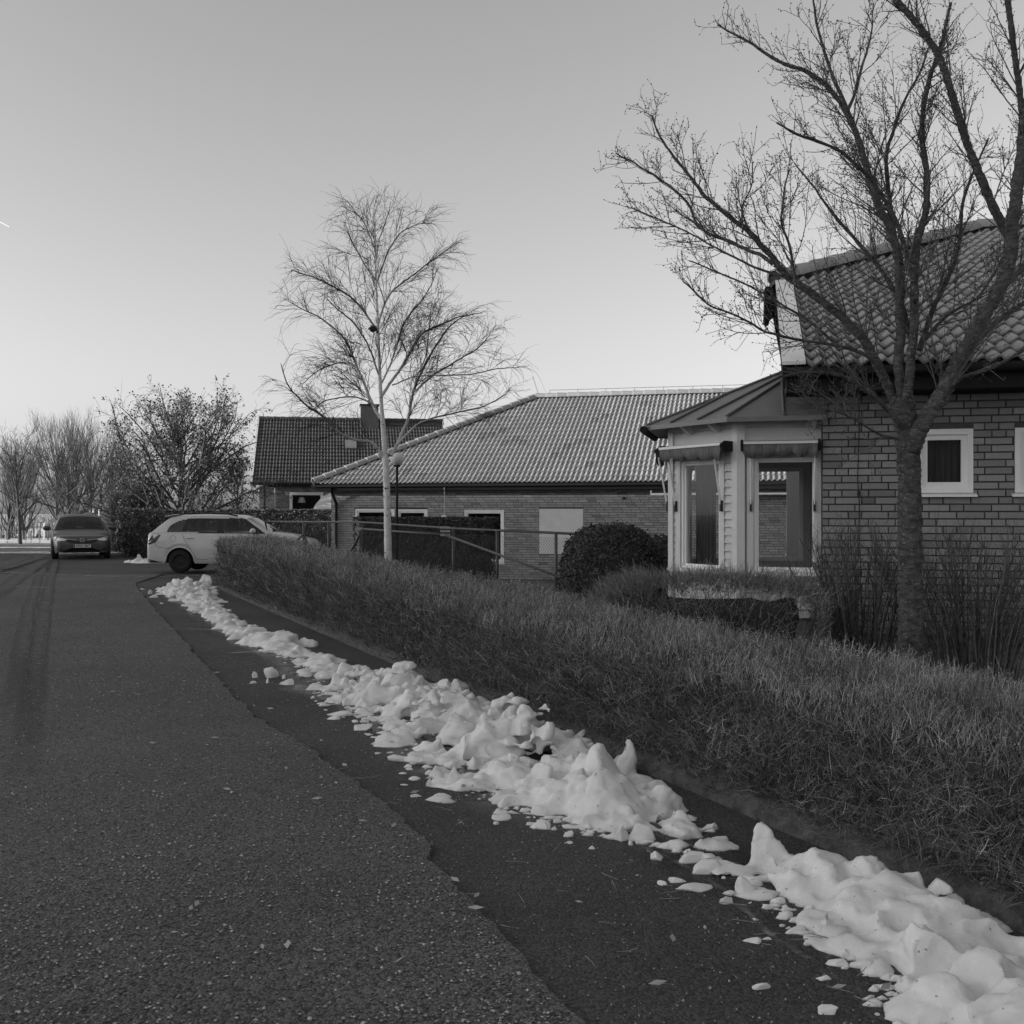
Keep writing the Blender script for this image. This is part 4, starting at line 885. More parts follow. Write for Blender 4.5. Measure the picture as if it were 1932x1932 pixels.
sky_s, sky_z = Ff.fp(D(1316), D(1672), 1.8)
tile_field(HF, -.28, sR + .25, -.37, zev, PF, MR2 + .3, lambda s, m: True, MT['tile_far'], lambda s, m: -m, w=.30, cover=.33, unit=tile_unit(.30, 2, .38, .026))
ridge_tiles(HF, (-.3, MR2, 6.32), (sR + .3, MR2, 6.32), MT['tile_far'], .11, .36)
for x in (-.36, sR + .27): MB().prism([(x, -.4, zev - .2), (x, -.4, zev + .06), (x, MR2, 6.40), (x, MR2, 6.14)], (.08, 0, 0)).build('barge_board', MT['offwhite'], HF)
mb = MB(); mb.tube([(-.3, -.43, zev - .03), (sR + .3, -.43, zev - .03)], .06, 8); mb.tube([(.25, -.42, zev - .05), (.25, -.1, zev - .4), (.25, -.1, gf_)], .045, 8); mb.build('gutter', MT['dark'], HF)
mb = MB(); mb.tube([(.72, -.03, zev - .2), (.72, -.03, 1.0)], .015, 6); mb.build('cable', MT['offwhite'], HF)
c0, _q = Ff.fp(D(1352), 800, MR2 - .3); c1, cz = Ff.fp(D(1418), D(1523), MR2 - .3)
ch = MB().box((c0, MR2 - .7, 5.2), (c1, MR2 + .1, cz)).build('chimney', MT['tile_far'], HF); MB().box((c0 - .05, MR2 - .75, cz + .002), (c1 + .05, MR2 + .15, cz + .06)).build('chimney_cap', MT['under'], ch); MB().tube([(c0 + .45, MR2 - .3, cz + .06), (c0 + .45, MR2 - .3, cz + .32)], .09, 8).build('flue', MT['under'], ch)
mrow = (sky_z - zev) / math.tan(PF)
MB().prism([(sky_s - .28, -.35 + mrow - .28, zev + (mrow - .28) * math.tan(PF) + .1), (sky_s + .28, -.35 + mrow - .28, zev + (mrow - .28) * math.tan(PF) + .1), (sky_s + .28, -.35 + mrow + .22, zev + (mrow + .22) * math.tan(PF) + .1), (sky_s - .28, -.35 + mrow + .22, zev + (mrow + .22) * math.tan(PF) + .1)], (0, 0, .08)).build('roof_hatch', MT['metal'], HF)
w = window(HF, 'window', *FW, 0.0, .08, .05)
# lamp and plant on the far window sill
sl = thing('table_lamp', 'pale table lamp standing in the far house window', 'lamp', tuple(Ff.world(FW[0] + .55, .35, FW[2] + .05)))
mb = MB(); K2 = 14
mb.add([(.19 * math.cos(i * 6.283 / K2), .19 * math.sin(i * 6.283 / K2), .42) for i in range(K2)] + [(.11 * math.cos(i * 6.283 / K2), .11 * math.sin(i * 6.283 / K2), .68) for i in range(K2)], [(i, (i + 1) % K2, K2 + (i + 1) % K2, K2 + i) for i in range(K2)])
mb.build('lamp_shade', MT['offwhite'], sl); MB().tube([(0, 0, 0), (0, 0, .45)], .03, 8).build('lamp_foot', MT['plastic'], sl)
# caravan beside the far house
cv = thing('caravan', 'white caravan nose showing between the hedge and the low brick house', 'caravan', (P(D(1252), 966, 40).x, 40, -.3), 0)
prof_ = [(-.82, .5), (-.95, 1.0), (-.90, 1.75), (-.72, 2.15), (-.45, 2.45), (-.1, 2.62), (3.6, 2.66), (3.8, 2.3), (3.8, .5)]
MB().prism([(x, 0, z) for x, z in prof_], (0, 2.1, 0)).build('shell', MT['white'], cv)
MB().box((-.45, -.012, 1.35), (.6, .006, 1.95)).build('window', MT['tail'], cv); MB().tube([(-.93, -.015, 1.95), (3.7, -.015, 1.95)], .012, 5).build('trim_strip', MT['metal'], cv)
for x in (1.4,): MB().tube([(x, .1, .3), (x, .28, .3)], .3, 18).build('wheel', MT['rubber'], cv)
MB().tube([(-1.0, 1.0, .45), (-1.9, 1.0, .42)], .05, 6).build('drawbar', MT['metal'], cv)

# ---------------- added unseen buildings on the left, placed and sized so their shadows cover the street
nh = (math.sin(Mf.a), math.cos(Mf.a)); eh = (math.cos(Mf.a), -math.sin(Mf.a))
def blk(s_): return (Mf.ox - 43 * nh[0] + s_ * eh[0], Mf.oy - 43 * nh[1] + s_ * eh[1], 0)
HB = thing('shade_block', 'tall plastered apartment block added unseen left of the street for its shadow', 'building', blk(-50), -Mf.a)
for x0_, x1_, hgt in ((-50, 0, 19.6), (0.02, 28, 19.2)):
    MB().box((x0_, -12, -.5), (x1_, 0, hgt - .3)).build('wall', MT['plaster'], HB); MB().box((x0_ - .2, -12.2, hgt - .3), (x1_ + .2, .25, hgt)).build('roof', MT['tile_far'], HB)
    for fl in range(int(hgt // 2.9)):
        for k in range(int((x1_ - x0_) // 3.2)):
            x = x0_ + 1.6 + k * 3.2; wv = MB().box((x - .7, .002, .9 + fl * 2.85), (x + .7, .05, 2.3 + fl * 2.85)).build('window', MT['white'], HB); MB().box((x - .6, .052, 1.0 + fl * 2.85), (x + .6, .06, 2.2 + fl * 2.85)).build('pane', MT['tail'], wv)
HC = thing('shade_villa', 'plastered villa added unseen left of the camera to shade the near street', 'building', (-22, -3, 0), 0)
MB().box((-7, -9, -.3), (0, 9, 5.2)).build('wall', MT['plaster'], HC); MB().prism([(-7.5, -9.4, 5.2), (.5, -9.4, 5.2), (-3.5, -9.4, 8.2)], (0, 18.8, 0)).build('roof', MT['tile_far'], HC)
for fl in range(2):
    for k in range(5):
        y = -7 + k * 3.5; wv = MB().box((.002, y - .6, .9 + fl * 2.5), (.05, y + .6, 2.1 + fl * 2.5)).build('window', MT['white'], HC); MB().box((.052, y - .5, 1.0 + fl * 2.5), (.06, y + .5, 2.0 + fl * 2.5)).build('pane', MT['tail'], wv)
# ------------------------------------------------------------------ hedges and bushes
def dirs(n, rng, up=.5, spread=1.0):
    d = rng.normal(size=(n, 3)) * spread; d[:, 2] = np.abs(d[:, 2]) * .6 + up; return nrm(d)

# the long leafless clipped hedge along the kerb
HG = thing('hedge', 'long low leafless clipped hedge running along the kerb', 'hedge', tuple(kerb_pt(12, .8)))
hl0 = np.array(kerb_pt(12, .8))
def hh(Y): return .60 + .0195 * Y
Y0H, Y1H = 1.9, 21.3
def hedge_pt(Y, off, z):
    Y = np.asarray(Y); off = np.asarray(off); return np.stack([KA - KB * Y + RV[0] * off, Y + RV[1] * off, np.broadcast_to(z, Y.shape)], -1)
# irregular solid core, coloured dark for the shade among the inner stems
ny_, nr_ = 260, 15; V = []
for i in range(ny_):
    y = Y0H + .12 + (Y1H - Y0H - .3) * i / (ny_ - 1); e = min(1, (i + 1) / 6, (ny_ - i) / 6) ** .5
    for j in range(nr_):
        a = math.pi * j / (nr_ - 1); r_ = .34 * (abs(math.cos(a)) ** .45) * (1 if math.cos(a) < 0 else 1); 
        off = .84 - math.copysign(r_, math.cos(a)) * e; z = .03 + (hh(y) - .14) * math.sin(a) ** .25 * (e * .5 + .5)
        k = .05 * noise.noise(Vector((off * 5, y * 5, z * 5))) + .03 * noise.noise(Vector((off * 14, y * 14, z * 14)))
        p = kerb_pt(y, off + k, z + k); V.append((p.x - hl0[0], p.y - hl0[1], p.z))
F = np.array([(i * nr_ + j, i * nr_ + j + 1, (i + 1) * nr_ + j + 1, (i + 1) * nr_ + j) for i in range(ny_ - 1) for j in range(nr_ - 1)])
link('shaded_core', np_mesh('shaded_core', V, F, smooth=True), MT['hcore'], HG)
nb = NB()
def hedge_twigs(y0, y1, per_m, r0, ln, seed, KT=1):
    rg = np.random.default_rng(seed); L_ = (y1 - y0) / TV[1]
    n = int(L_ * per_m)
    # top: short upright shoots
    Y = rg.uniform(y0, y1, n); off = .06 + 1.30 * rg.random(n); cl = np.array([noise.noise(Vector((a * 2.6, b * 3, 0))) for a, b in zip(Y, off)]); h = hh(Y) + .07 * cl + .02 * rg.normal(size=n)
    edge = np.clip(1 - np.abs(off - .71) / .65, 0, 1); z = h - .07 * (1 - edge) ** 4 - ln * rg.uniform(.5, 1.25, n)
    d = rg.normal(size=(n, 3)) * .34; d[:, 2] = 1; d[:, 0] += .12
    l = ln * rg.uniform(.6, 1.25, n); P0 = hedge_pt(Y, off, 0.0); P0[:, 2] = z
    V, F, pts = twigs(P0 - hl0, d, l, r0 * rg.uniform(.7, 1.3, n), rg.normal(size=(n, 3)) * .22, KT, 3, .5, rg)
    nb.add(V, F, np.repeat((.28 + 1.25 * rg.random(n) ** 1.8) * (1 + .6 * cl), 3 * (KT + 1)))
    # forks near the shoot tips
    f_ = pts[:, 0] + (pts[:, -1] - pts[:, 0]) * rg.uniform(.5, .95, (n, 1)); d2 = nrm(d) + rg.normal(size=(n, 3)) * .55; V, F, p2_ = twigs(f_, d2, l * rg.uniform(.2, .45, n), r0 * rg.uniform(.6, .9, n), rg.normal(size=(n, 3)) * .2, 1, 3, .7, rg); nb.add(V, F, np.repeat((.3 + 1.2 * rg.random(n) ** 1.6) * (1 + .6 * cl), 6))
    # knobbly shoot tips
    k = rg.random(n) < .45; tp = pts[k, -1]; V, F = blobs(tp, r0 * rg.uniform(1.4, 2.8, k.sum()), rg); nb.add(V, F, np.repeat(rg.uniform(.5, 1.6, k.sum()), 6))
    # street face: long slanting shoots
    n = int(L_ * per_m * 1.7); Y = rg.uniform(y0, y1, n); zz = hh(Y) * rg.random(n) ** .85 * .98; off = .05 + .36 * rg.random(n) ** 1.3 + .02 * rg.normal(size=n)
    P0 = hedge_pt(Y, off, 0.0); P0[:, 2] = np.maximum(zz - .1, .04)
    d = rg.normal(size=(n, 3)) * .42; d[:, 2] = rg.uniform(.15, .9, n); d[:, 0] += -RV[0] * .35 + TV[0] * -.35; d[:, 1] += -RV[1] * .35 + TV[1] * -.35
    l = ln * rg.uniform(.6, 1.6, n)
    V, F, pts = twigs(P0 - hl0, d, l, r0 * rg.uniform(.6, 1.2, n) * (1 + 1.2 * (rg.random(n) < .06)), rg.normal(size=(n, 3)) * .3, KT, 3, .4, rg)
    c2 = np.array([noise.noise(Vector((a * 2.2, b * 4, 5))) for a, b in zip(Y, zz)])
    nb.add(V, F, np.repeat((.22 + 1.35 * rg.random(n) ** 2.2) * (1 + .6 * c2), 3 * (KT + 1)))
    # house side
    n = int(L_ * per_m * .35); Y = rg.uniform(y0, y1, n); zz = hh(Y) * rg.random(n) ** .7; P0 = hedge_pt(Y, 1.3 + .06 * rg.normal(size=n), 0.0); P0[:, 2] = np.maximum(zz - .1, .03)
    d = rg.normal(size=(n, 3)) * .5; d[:, 2] = rg.uniform(.3, 1, n); d[:, :2] += RV * .35
    V, F, pts = twigs(P0 - hl0, d, ln * rg.uniform(.8, 1.8, n), r0 * rg.uniform(.6, 1.1, n), rg.normal(size=(n, 3)) * .25, 1, 3, .4, rg); nb.add(V, F, np.repeat(rg.uniform(.3, 1.2, n), 6))
hedge_twigs(2.2, 5.5, 2950, .0014, .075, 1, 2); hedge_twigs(5.5, 9.5, 1950, .0019, .08, 2, 2); hedge_twigs(9.5, 15, 1050, .0027, .09, 3); hedge_twigs(15, 21.3, 800, .004, .10, 4)
# bushy far end
rg = np.random.default_rng(31); n = 5000; a = rg.uniform(-.2, math.pi + .2, n); zz = hh(21) * rg.random(n)
P0 = hedge_pt(21.1 + .35 * np.sin(a) * rg.uniform(.5, 1, n), .77 - .56 * np.cos(a), 0.0); P0[:, 2] = np.maximum(zz - .08, .03); d = rg.normal(size=(n, 3)) * .5; d[:, 2] = rg.uniform(.2, .9, n); d[:, 0] -= .25; d[:, 1] += .3
V, F, _ = twigs(P0 - hl0, d, rg.uniform(.1, .26, n), np.full(n, .0038), rg.normal(size=(n, 3)) * .2, 2, 3, .4, rg); nb.add(V, F, np.repeat(rg.uniform(.3, 1.3, n), 9))
nb.build('twigs', MT['hedge'], HG, kind='stuff')
# dead grass and stray stems in the foot of the hedge
nb = NB(); rg = np.random.default_rng(12); n = 3800; Y = 2.5 + 18.5 * rg.random(n) ** 1.4; clump = np.array([noise.noise(Vector((y * 1.1, 3, 0))) for y in Y]); k = rg.random(n) < np.clip(.45 + clump * 1.4, .05, 1); Y = Y[k]; n = len(Y)
P0 = hedge_pt(Y, rg.uniform(.1, .36, n), 0.0); P0[:, 2] = .08; d = rg.normal(size=(n, 3)) * .35; d[:, 2] = 1; d[:, :2] -= RV * .15
b = rg.normal(size=(n, 3)) * .5; b[:, 2] = -rg.uniform(.0, .9, n); b[:, :2] -= RV * .3
V, F, _ = twigs(P0, d, rg.uniform(.12, .5, n), rg.uniform(.001, .0016, n) * (1 + Y / 9), b, 4, 3, .3, rg); nb.add(V, F, np.repeat(rg.uniform(.35, 1.1, n), 15))
n = 60; Y = 3 + 17 * rg.random(n); P0 = hedge_pt(Y, rg.uniform(.3, .9, n), 0.0); P0[:, 2] = rg.uniform(.05, .6, n); d = rg.normal(size=(n, 3)) * .5; d[:, 2] = 1; b = rg.normal(size=(n, 3)) * .7; b[:, 2] = -rg.uniform(.2, 1, n)
V, F, _ = twigs(P0, d, rg.uniform(.3, .6, n), rg.uniform(.0014, .002, n) * (1 + Y / 12), b, 6, 4, .4, rg); nb.add(V, F, np.repeat(rg.uniform(.9, 1.5, n), 28))
o = nb.build('dead_grass', MT['drygrass'], kind='stuff'); tag(o, 'pale dead grass and stray stems along the hedge foot', 'grass')

def leaf_quads(Pc, Nn, size, rng, jitter=.7):
    n = len(Pc); nn = nrm(Nn + rng.normal(size=(n, 3)) * jitter); u = nrm(np.cross(nn, rng.normal(size=(n, 3)))); w = np.cross(nn, u); s = size[:, None]
    V = np.stack([Pc - u * s * .5, Pc - w * s * .28 + nn * s * .05, Pc + u * s * .5, Pc + w * s * .28 + nn * s * .05], 1)
    return V.reshape(-1, 3), np.arange(n * 4).reshape(-1, 4)
def leafy_bush(name, label, loc, sx, sy, h, n, size, material, seed, box=False, cat='bush', group=None, tones=(.4, 1.6), rz=0.0, end_twigs=0):
    root = thing(name, label, cat, loc, rz, group); rg = np.random.default_rng(seed)
    V, F = ICO3; 
    def surf(Vd):
        if box: 
            p = np.sign(Vd) * np.abs(Vd) ** .38; p = p / np.maximum(np.abs(p).max(1, keepdims=True), .001) * (1 - .07 * rg.random((len(p), 1)))
        else: p = Vd.copy(); p = np.sign(p) * np.abs(p) ** .8
        k = np.array([noise.noise(Vector(q) * 2.2 + Vector((seed, 0, 0))) for q in Vd]); p = p * (1 + (.03 if box else .07) * k[:, None])
        q = p * np.array([sx / 2, sy / 2, h / 2]); q[:, 2] += h / 2; return q
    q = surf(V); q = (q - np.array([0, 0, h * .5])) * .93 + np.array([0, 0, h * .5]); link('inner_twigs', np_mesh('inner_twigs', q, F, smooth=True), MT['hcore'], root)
    if box:
        ar = np.array([sy * h, sx * h, sx * sy]); fc = rg.choice(3, n, p=ar / ar.sum()); d = rg.uniform(-1, 1, (n, 3)); d[np.arange(n), fc] = np.where(rg.random(n) < .5, -1, 1); d[:, 2] = np.where(fc == 2, 1, d[:, 2])
        nn = np.zeros((n, 3)); nn[np.arange(n), fc] = d[np.arange(n), fc]; k_ = np.array([noise.noise(Vector((a * sx, b * sy, c * h)) * 1.6) for a, b, c in d]); p = d * np.array([sx / 2, sy / 2, h / 2]) * (1 + .035 * k_[:, None]); p[:, 2] += h / 2
    else: d = nrm(rg.normal(size=(n, 3))); p = surf(d); nn = nrm(d / np.array([sx, sy, h]))
    p = p - nn * rg.random((n, 1)) * .05 + rg.normal(size=(n, 3)) * .012
    ok = p[:, 2] > .02; V, F = leaf_quads(p[ok], nn[ok], size * rg.uniform(.6, 1.3, ok.sum()), rg)
    nb = NB(); nb.add(V, F, np.repeat(rg.uniform(*tones, ok.sum()), 4)); nb.build('foliage', material, root, kind='stuff'); return root
def twig_mass(name, label, loc, sx, sy, h, n, r, ln, material, seed, cat='bush', group=None, rz=0.0, core=True, tones=(.3, 1.3), boxy=.45, up=.6):
    root = thing(name, label, cat, loc, rz, group); rg = np.random.default_rng(seed)
    if boxy < .6:                                          # flat-topped mound: even cover over top and sides
        c_ = rg.uniform(-1, 1, (n, 2)); zz = np.ones(n); k = rg.random(n) < .5; th = rg.uniform(0, 2 * math.pi, n); q_ = np.stack([np.cos(th), np.sin(th)], -1); q_ = q_ / np.maximum(np.abs(q_).max(1, keepdims=True), .01) * (.82 + .18 * np.abs(q_).max(1, keepdims=True))
        c_[k] = q_[k]; zz[k] = rg.random(k.sum()) ** .8; s = np.concatenate([c_, zz[:, None]], 1); rr2 = np.abs(c_).max(1); s[:, 2] *= 1 - .22 * np.clip(rr2 - .55, 0, 1) ** 2 / .2; d = nrm(s * np.array([1, 1, .8]))
    else:
        d = nrm(rg.normal(size=(n, 3))); d[:, 2] = np.abs(d[:, 2]); s = np.sign(d) * np.abs(d) ** boxy; s = s / np.maximum(np.abs(s).max(1, keepdims=True), .6)
    kk = np.array([noise.noise(Vector(q) * 2.6 + Vector((seed, 0, 0))) for q in d]); s = s * (1 + .1 * kk[:, None])
    p = s * np.array([sx / 2, sy / 2, h]) * (rg.uniform(.90, 1.0, (n, 1)) if boxy < .6 else rg.uniform(.72, 1.0, (n, 1))); dd = nrm(d * .7 + rg.normal(size=(n, 3)) * .5 + np.array([0, 0, up]))
    nb = NB(); V, F, _ = twigs(p - dd * ln * .5, dd, ln * rg.uniform(.6, 1.5, n), r * rg.uniform(.6, 1.2, n), rg.normal(size=(n, 3)) * .3, 1, 3, .4, rg); nb.add(V, F, np.repeat(rg.uniform(*tones, n), 6))
    nb.build('twigs', material, root, kind='stuff')
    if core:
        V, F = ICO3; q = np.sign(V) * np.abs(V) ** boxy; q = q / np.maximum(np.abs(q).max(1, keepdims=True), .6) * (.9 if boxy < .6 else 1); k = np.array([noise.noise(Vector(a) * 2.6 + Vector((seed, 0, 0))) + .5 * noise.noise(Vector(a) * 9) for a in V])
        q = q * (1 + .1 * k[:, None]) * np.array([sx / 2, sy / 2, h]) * .8; q[:, 2] = np.maximum(q[:, 2], .0); link('shaded_core', np_mesh('shaded_core', q, F, smooth=True), MT['hcore'], root)
    return root
# round clipped evergreens by the bay, and the low twiggy shrub before it
q = P(D(2290), 966, 13.2); leafy_bush('clipped_bush', 'large round clipped dark evergreen bush left of the bay', (q.x, q.y, -.1), 1.36, 1.3, 1.50, 17000, .040, MT['ever'], 3)
q = P(D(2478), 966, 14.9); leafy_bush('clipped_bush', 'small clipped dark evergreen half hidden between round bush and bay corner', (q.x, q.y, -.15), .9, 1.1, 1.38, 7000, .042, MT['ever'], 4)
q = P(D(2650), 966, 9.55); twig_mass('low_shrub', 'low dense leafless shrub mound in front of the bay windows', (q.x, q.y, 0.0), 2.15, 1.0, .98, 13000, .0024, .085, MT['hedge'], 5, rz=-R.a, tones=(.2, 1.15), boxy=.4)
# dark clipped hedge before the low brick house, behind the wire fence
q = P(D(1600), 966, 25.6); leafy_bush('clipped_hedge', 'dark clipped evergreen hedge behind the wire fence before the low brick house', (q.x, q.y, -.35), 3.4, 1.3, 1.76, 20000, .055, MT['ever'], 6, True, 'hedge', rz=-R.a)
# hedge behind the silver car
q = P(D(850), 966, 36.0); leafy_bush('clipped_hedge', 'tall clipped hedge behind the silver estate car, running to the low brick house', (q.x + .6, q.y, -.2), 8.3, 1.2, 1.82, 26000, .075, MT['ever'], 7, True, 'hedge', tones=(.7, 2.6))
q = P(D(480), 966, 40.2); leafy_bush('clipped_hedge', 'clipped hedge block with bushy end right of the dark car', (q.x + .65, q.y, -.2), 1.15, 3.0, 1.88, 12000, .08, MT['ever'], 8, True, 'hedge', tones=(.8, 3.0))
q = P(D(505), 966, 42.6); twig_mass('tall_shrub', 'dark upright shrub rising above the hedge block', (q.x, q.y, 0), 1.7, 1.4, 2.55, 9000, .006, .4, MT['twig'], 9, tones=(.2, .8), up=1.3, boxy=.7)
q = P(D(462), 966, 41.0); twig_mass('tall_shrub', 'loose brown shrub at the corner right of the dark car', (q.x, q.y, 0), .9, 1.2, 2.3, 6000, .005, .3, MT['twig'], 10, tones=(.4, 1.5), up=.4, boxy=.7)

# two upright leafless shrubs at the brick wall
def fan_shrub(name, label, loc, w, h, seed, nst=58):
    root = thing(name, label, 'shrub', loc, -R.a, 'leafless shrubs against the brick wall'); rg = np.random.default_rng(seed); nb = NB(); tw = []
    for i in range(nst):
        a = rg.uniform(-1, 1); b = rg.uniform(-.35, .35); base = np.array([a * w * .16 + rg.normal() * .03, b * .4, -.03]); top = np.array([a * w * .5 * rg.uniform(.75, 1.05), b * w * .5, h * (1 - .18 * abs(a)) * rg.uniform(.82, 1.04)])
        t = np.linspace(0, 1, 9)[:, None]; pts = base + (top - base) * t; pts[:, 0] += (top[0] - base[0]) * -.22 * np.sin(t[:, 0] * math.pi) ; pts += rg.normal(size=pts.shape) * .012 * t
        r_ = np.linspace(rg.uniform(.006, .012), .003, 9); V, F = tube(pts, r_, 5); nb.add(V, F, rg.uniform(.5, 1.4))
        for k in range(26):
            f = rg.uniform(.15, 1.0); p = pts[min(8, int(f * 8))] + (pts[min(8, int(f * 8) + 1)] - pts[min(8, int(f * 8))]) * rg.random(); tw.append((p, f))
    P0 = np.array([t[0] for t in tw]); f = np.array([t[1] for t in tw]); n = len(P0); d = rg.normal(size=(n, 3)) * .5; d[:, 2] = rg.uniform(.5, 1.3, n)
    V, F, pts = twigs(P0, d, rg.uniform(.08, .36, n) * (1.1 - .4 * f), np.full(n, .0026), rg.normal(size=(n, 3)) * .18 + np.array([0, 0, .12]), 2, 3, .5, rg); nb.add(V, F, np.repeat(rg.uniform(.45, 1.3, n), 9))
    nb.build('stems', MT['twig'], root, kind='stuff'); return root
q = P(1626, 966, 9.35); fan_shrub('leafless_shrub', 'narrower leafless fan shaped shrub left of the tree trunk at brick wall', (q.x, q.y, 0), 1.38, 1.46, 21)
q = P(1840, 966, 8.95); fan_shrub('leafless_shrub', 'wider leafless shrub right of the tree trunk under the small window', (q.x, q.y, 0), 1.85, 1.42, 22, 78)

# ------------------------------------------------------------------ trees
def wander(p0, d0, L_, n, w, trop, rg, droop=0.0):
    pts = [np.array(p0, float)]; d = np.array(d0, float); d /= np.linalg.norm(d); st = L_ / n
    for i in range(n):
        d = d + rg.normal(size=3) * w + np.array([0, 0, trop - droop * (i / n)]); d /= np.linalg.norm(d); pts.append(pts[-1] + d * st)
    return np.array(pts)
def side_dir(t, ang, rg, flat=None):
    r_ = rg.normal(size=3); s = np.cross(t, r_); s /= np.linalg.norm(s); return t * math.cos(ang) + s * math.sin(ang)
class Tree:
    def __init__(s, seed): s.rg = np.random.default_rng(seed); s.nb = NB(); s.trunk = NB(); s.tw = []     # tw: (point, tangent, scale)
    def limb(s, pts, r0, r1, sides=7, trunk=False, tone=1.0, rough=0.0):
        pts = np.asarray(pts, float); r_ = np.linspace(1, 0, len(pts)) ** .85 * (r0 - r1) + r1
        if rough: r_ = r_ * (1 + rough * s.rg.normal(size=len(pts)))
        V, F = tube(pts, r_, sides); (s.trunk if trunk else s.nb).add(V, F, tone); return pts, r_
    def along(s, pts, per_m, lo=.1, hi=1.0):
        d = np.r_[0, np.cumsum(np.linalg.norm(np.diff(pts, axis=0), axis=1))]; L_ = d[-1]; n = s.rg.poisson(L_ * (hi - lo) * per_m)
        for f in np.sort(s.rg.uniform(lo, hi, n)):
            k = min(len(d) - 2, int(np.searchsorted(d, f * L_) - 1)); k = max(k, 0); u = (f * L_ - d[k]) / max(d[k + 1] - d[k], 1e-6); yield f, pts[k] + (pts[k + 1] - pts[k]) * u, nrm(pts[k + 1] - pts[k]), L_
    def sub(s, pts, r0, r1, levels, lv=0):
        """levels: list of dicts(per_m, len0, len1, ang, wander, trop, droop, rr, n, lo)"""
        if lv >= len(levels):
            return
        q = levels[lv]
        for f, p, t, L_ in s.along(pts, q['per_m'], q.get('lo', .12)):
            rad = (r0 + (r1 - r0) * f) * q.get('rr', .6); rad = max(min(rad, q.get('rmax', 9)), q.get('rmin', .003)); ln = (q['len0'] + (q['len1'] - q['len0']) * f) * s.rg.uniform(.55, 1.25)
            d = side_dir(t, math.radians(s.rg.uniform(*q['ang'])), s.rg); d[2] += q.get('lift', .15); w_ = wander(p, d, ln, q.get('n', 5), q['wander'], q['trop'], s.rg, q.get('droop', 0))
            s.limb(w_, rad, q.get('rend', max(rad * .4, .0025)), q.get('sides', 4), tone=s.rg.uniform(.7, 1.2)); s.sub(w_, rad, rad * .4, levels, lv + 1)
            if lv >= q.get('twig_from', 0): s.tw.append(w_)
    def twiggery(s, per_m, l0, l1, r, ang=.6, up=.25, bend=.2, K=2, knob=0, tone=(.6, 1.2), droop=0.0, source=None):
        P0 = []; T = []
        for pts in (source or s.tw):
            for f, p, t, L_ in s.along(pts, per_m, .05): P0.append(p); T.append(t)
            P0.append(pts[-1]); T.append(nrm(pts[-1] - pts[-2]))
        P0 = np.array(P0); T = np.array(T); n = len(P0); d = nrm(T + s.rg.normal(size=(n, 3)) * ang + np.array([0, 0, up])); b = s.rg.normal(size=(n, 3)) * bend; b[:, 2] -= droop * s.rg.random(n)
        V, F, pts = twigs(P0, d, s.rg.uniform(l0, l1, n), r * s.rg.uniform(.7, 1.2, n), b, K, 3, .5, s.rg); s.nb.add(V, F, np.repeat(s.rg.uniform(*tone, n), 3 * (K + 1)))
        if knob:
            V, F = blobs(np.concatenate([pts[:, -1], pts[:, 1] + s.rg.normal(size=(n, 3)) * .004]), np.full(2 * n, knob) * s.rg.uniform(.7, 1.3, 2 * n), s.rg); s.nb.add(V, F, .75)
        return pts

# the big tree in front of the right-hand house
TZ = 8.6
T1 = thing('garden_tree', 'bare knobbly garden tree with forked limbs in front of the right brick house', 'tree', (P(1716, 966, TZ).x, TZ, 0))
base = np.array(P(1716, 966, TZ)) * np.array([1, 1, 0])
t = Tree(41)
def path(pl, dz=0.0, dz0=0.0):
    n = len(pl); return np.array([np.array(P(x, y, TZ + dz0 + (dz - dz0) * (i / (n - 1)))) for i, (x, y) in enumerate(pl)]) - base
def dens(pts, k=4):
    pts = np.asarray(pts); n = len(pts); u = np.linspace(0, n - 1, (n - 1) * k + 1); out = np.stack([np.interp(u, np.arange(n), pts[:, i]) for i in range(3)], -1)
    for _ in range(2): out[1:-1] = out[1:-1] * .5 + (out[:-2] + out[2:]) * .25
    return out
W_ = lambda px: px / PX * TZ / 2
tr = path([(1719, 1330), (1718, 1215), (1717, 1100), (1716, 1000), (1716, 900), (1713, 840), (1708, 790), (1702, 750)])
pts = dens(tr, 22); V, F = tube(pts, W_(41) * (1 + .03 * np.sin(np.arange(len(pts)) * .35)) * np.linspace(1.08, 1.0, len(pts)), 28); c_ = np.repeat(pts, 28, axis=0); V = c_ + (V - c_) * (1 + np.array([.12 * noise.noise(Vector(v) * 12) + .12 * noise.noise(Vector(v) * 36) for v in V]))[:, None]; t.trunk.add(V, F, 1.0)
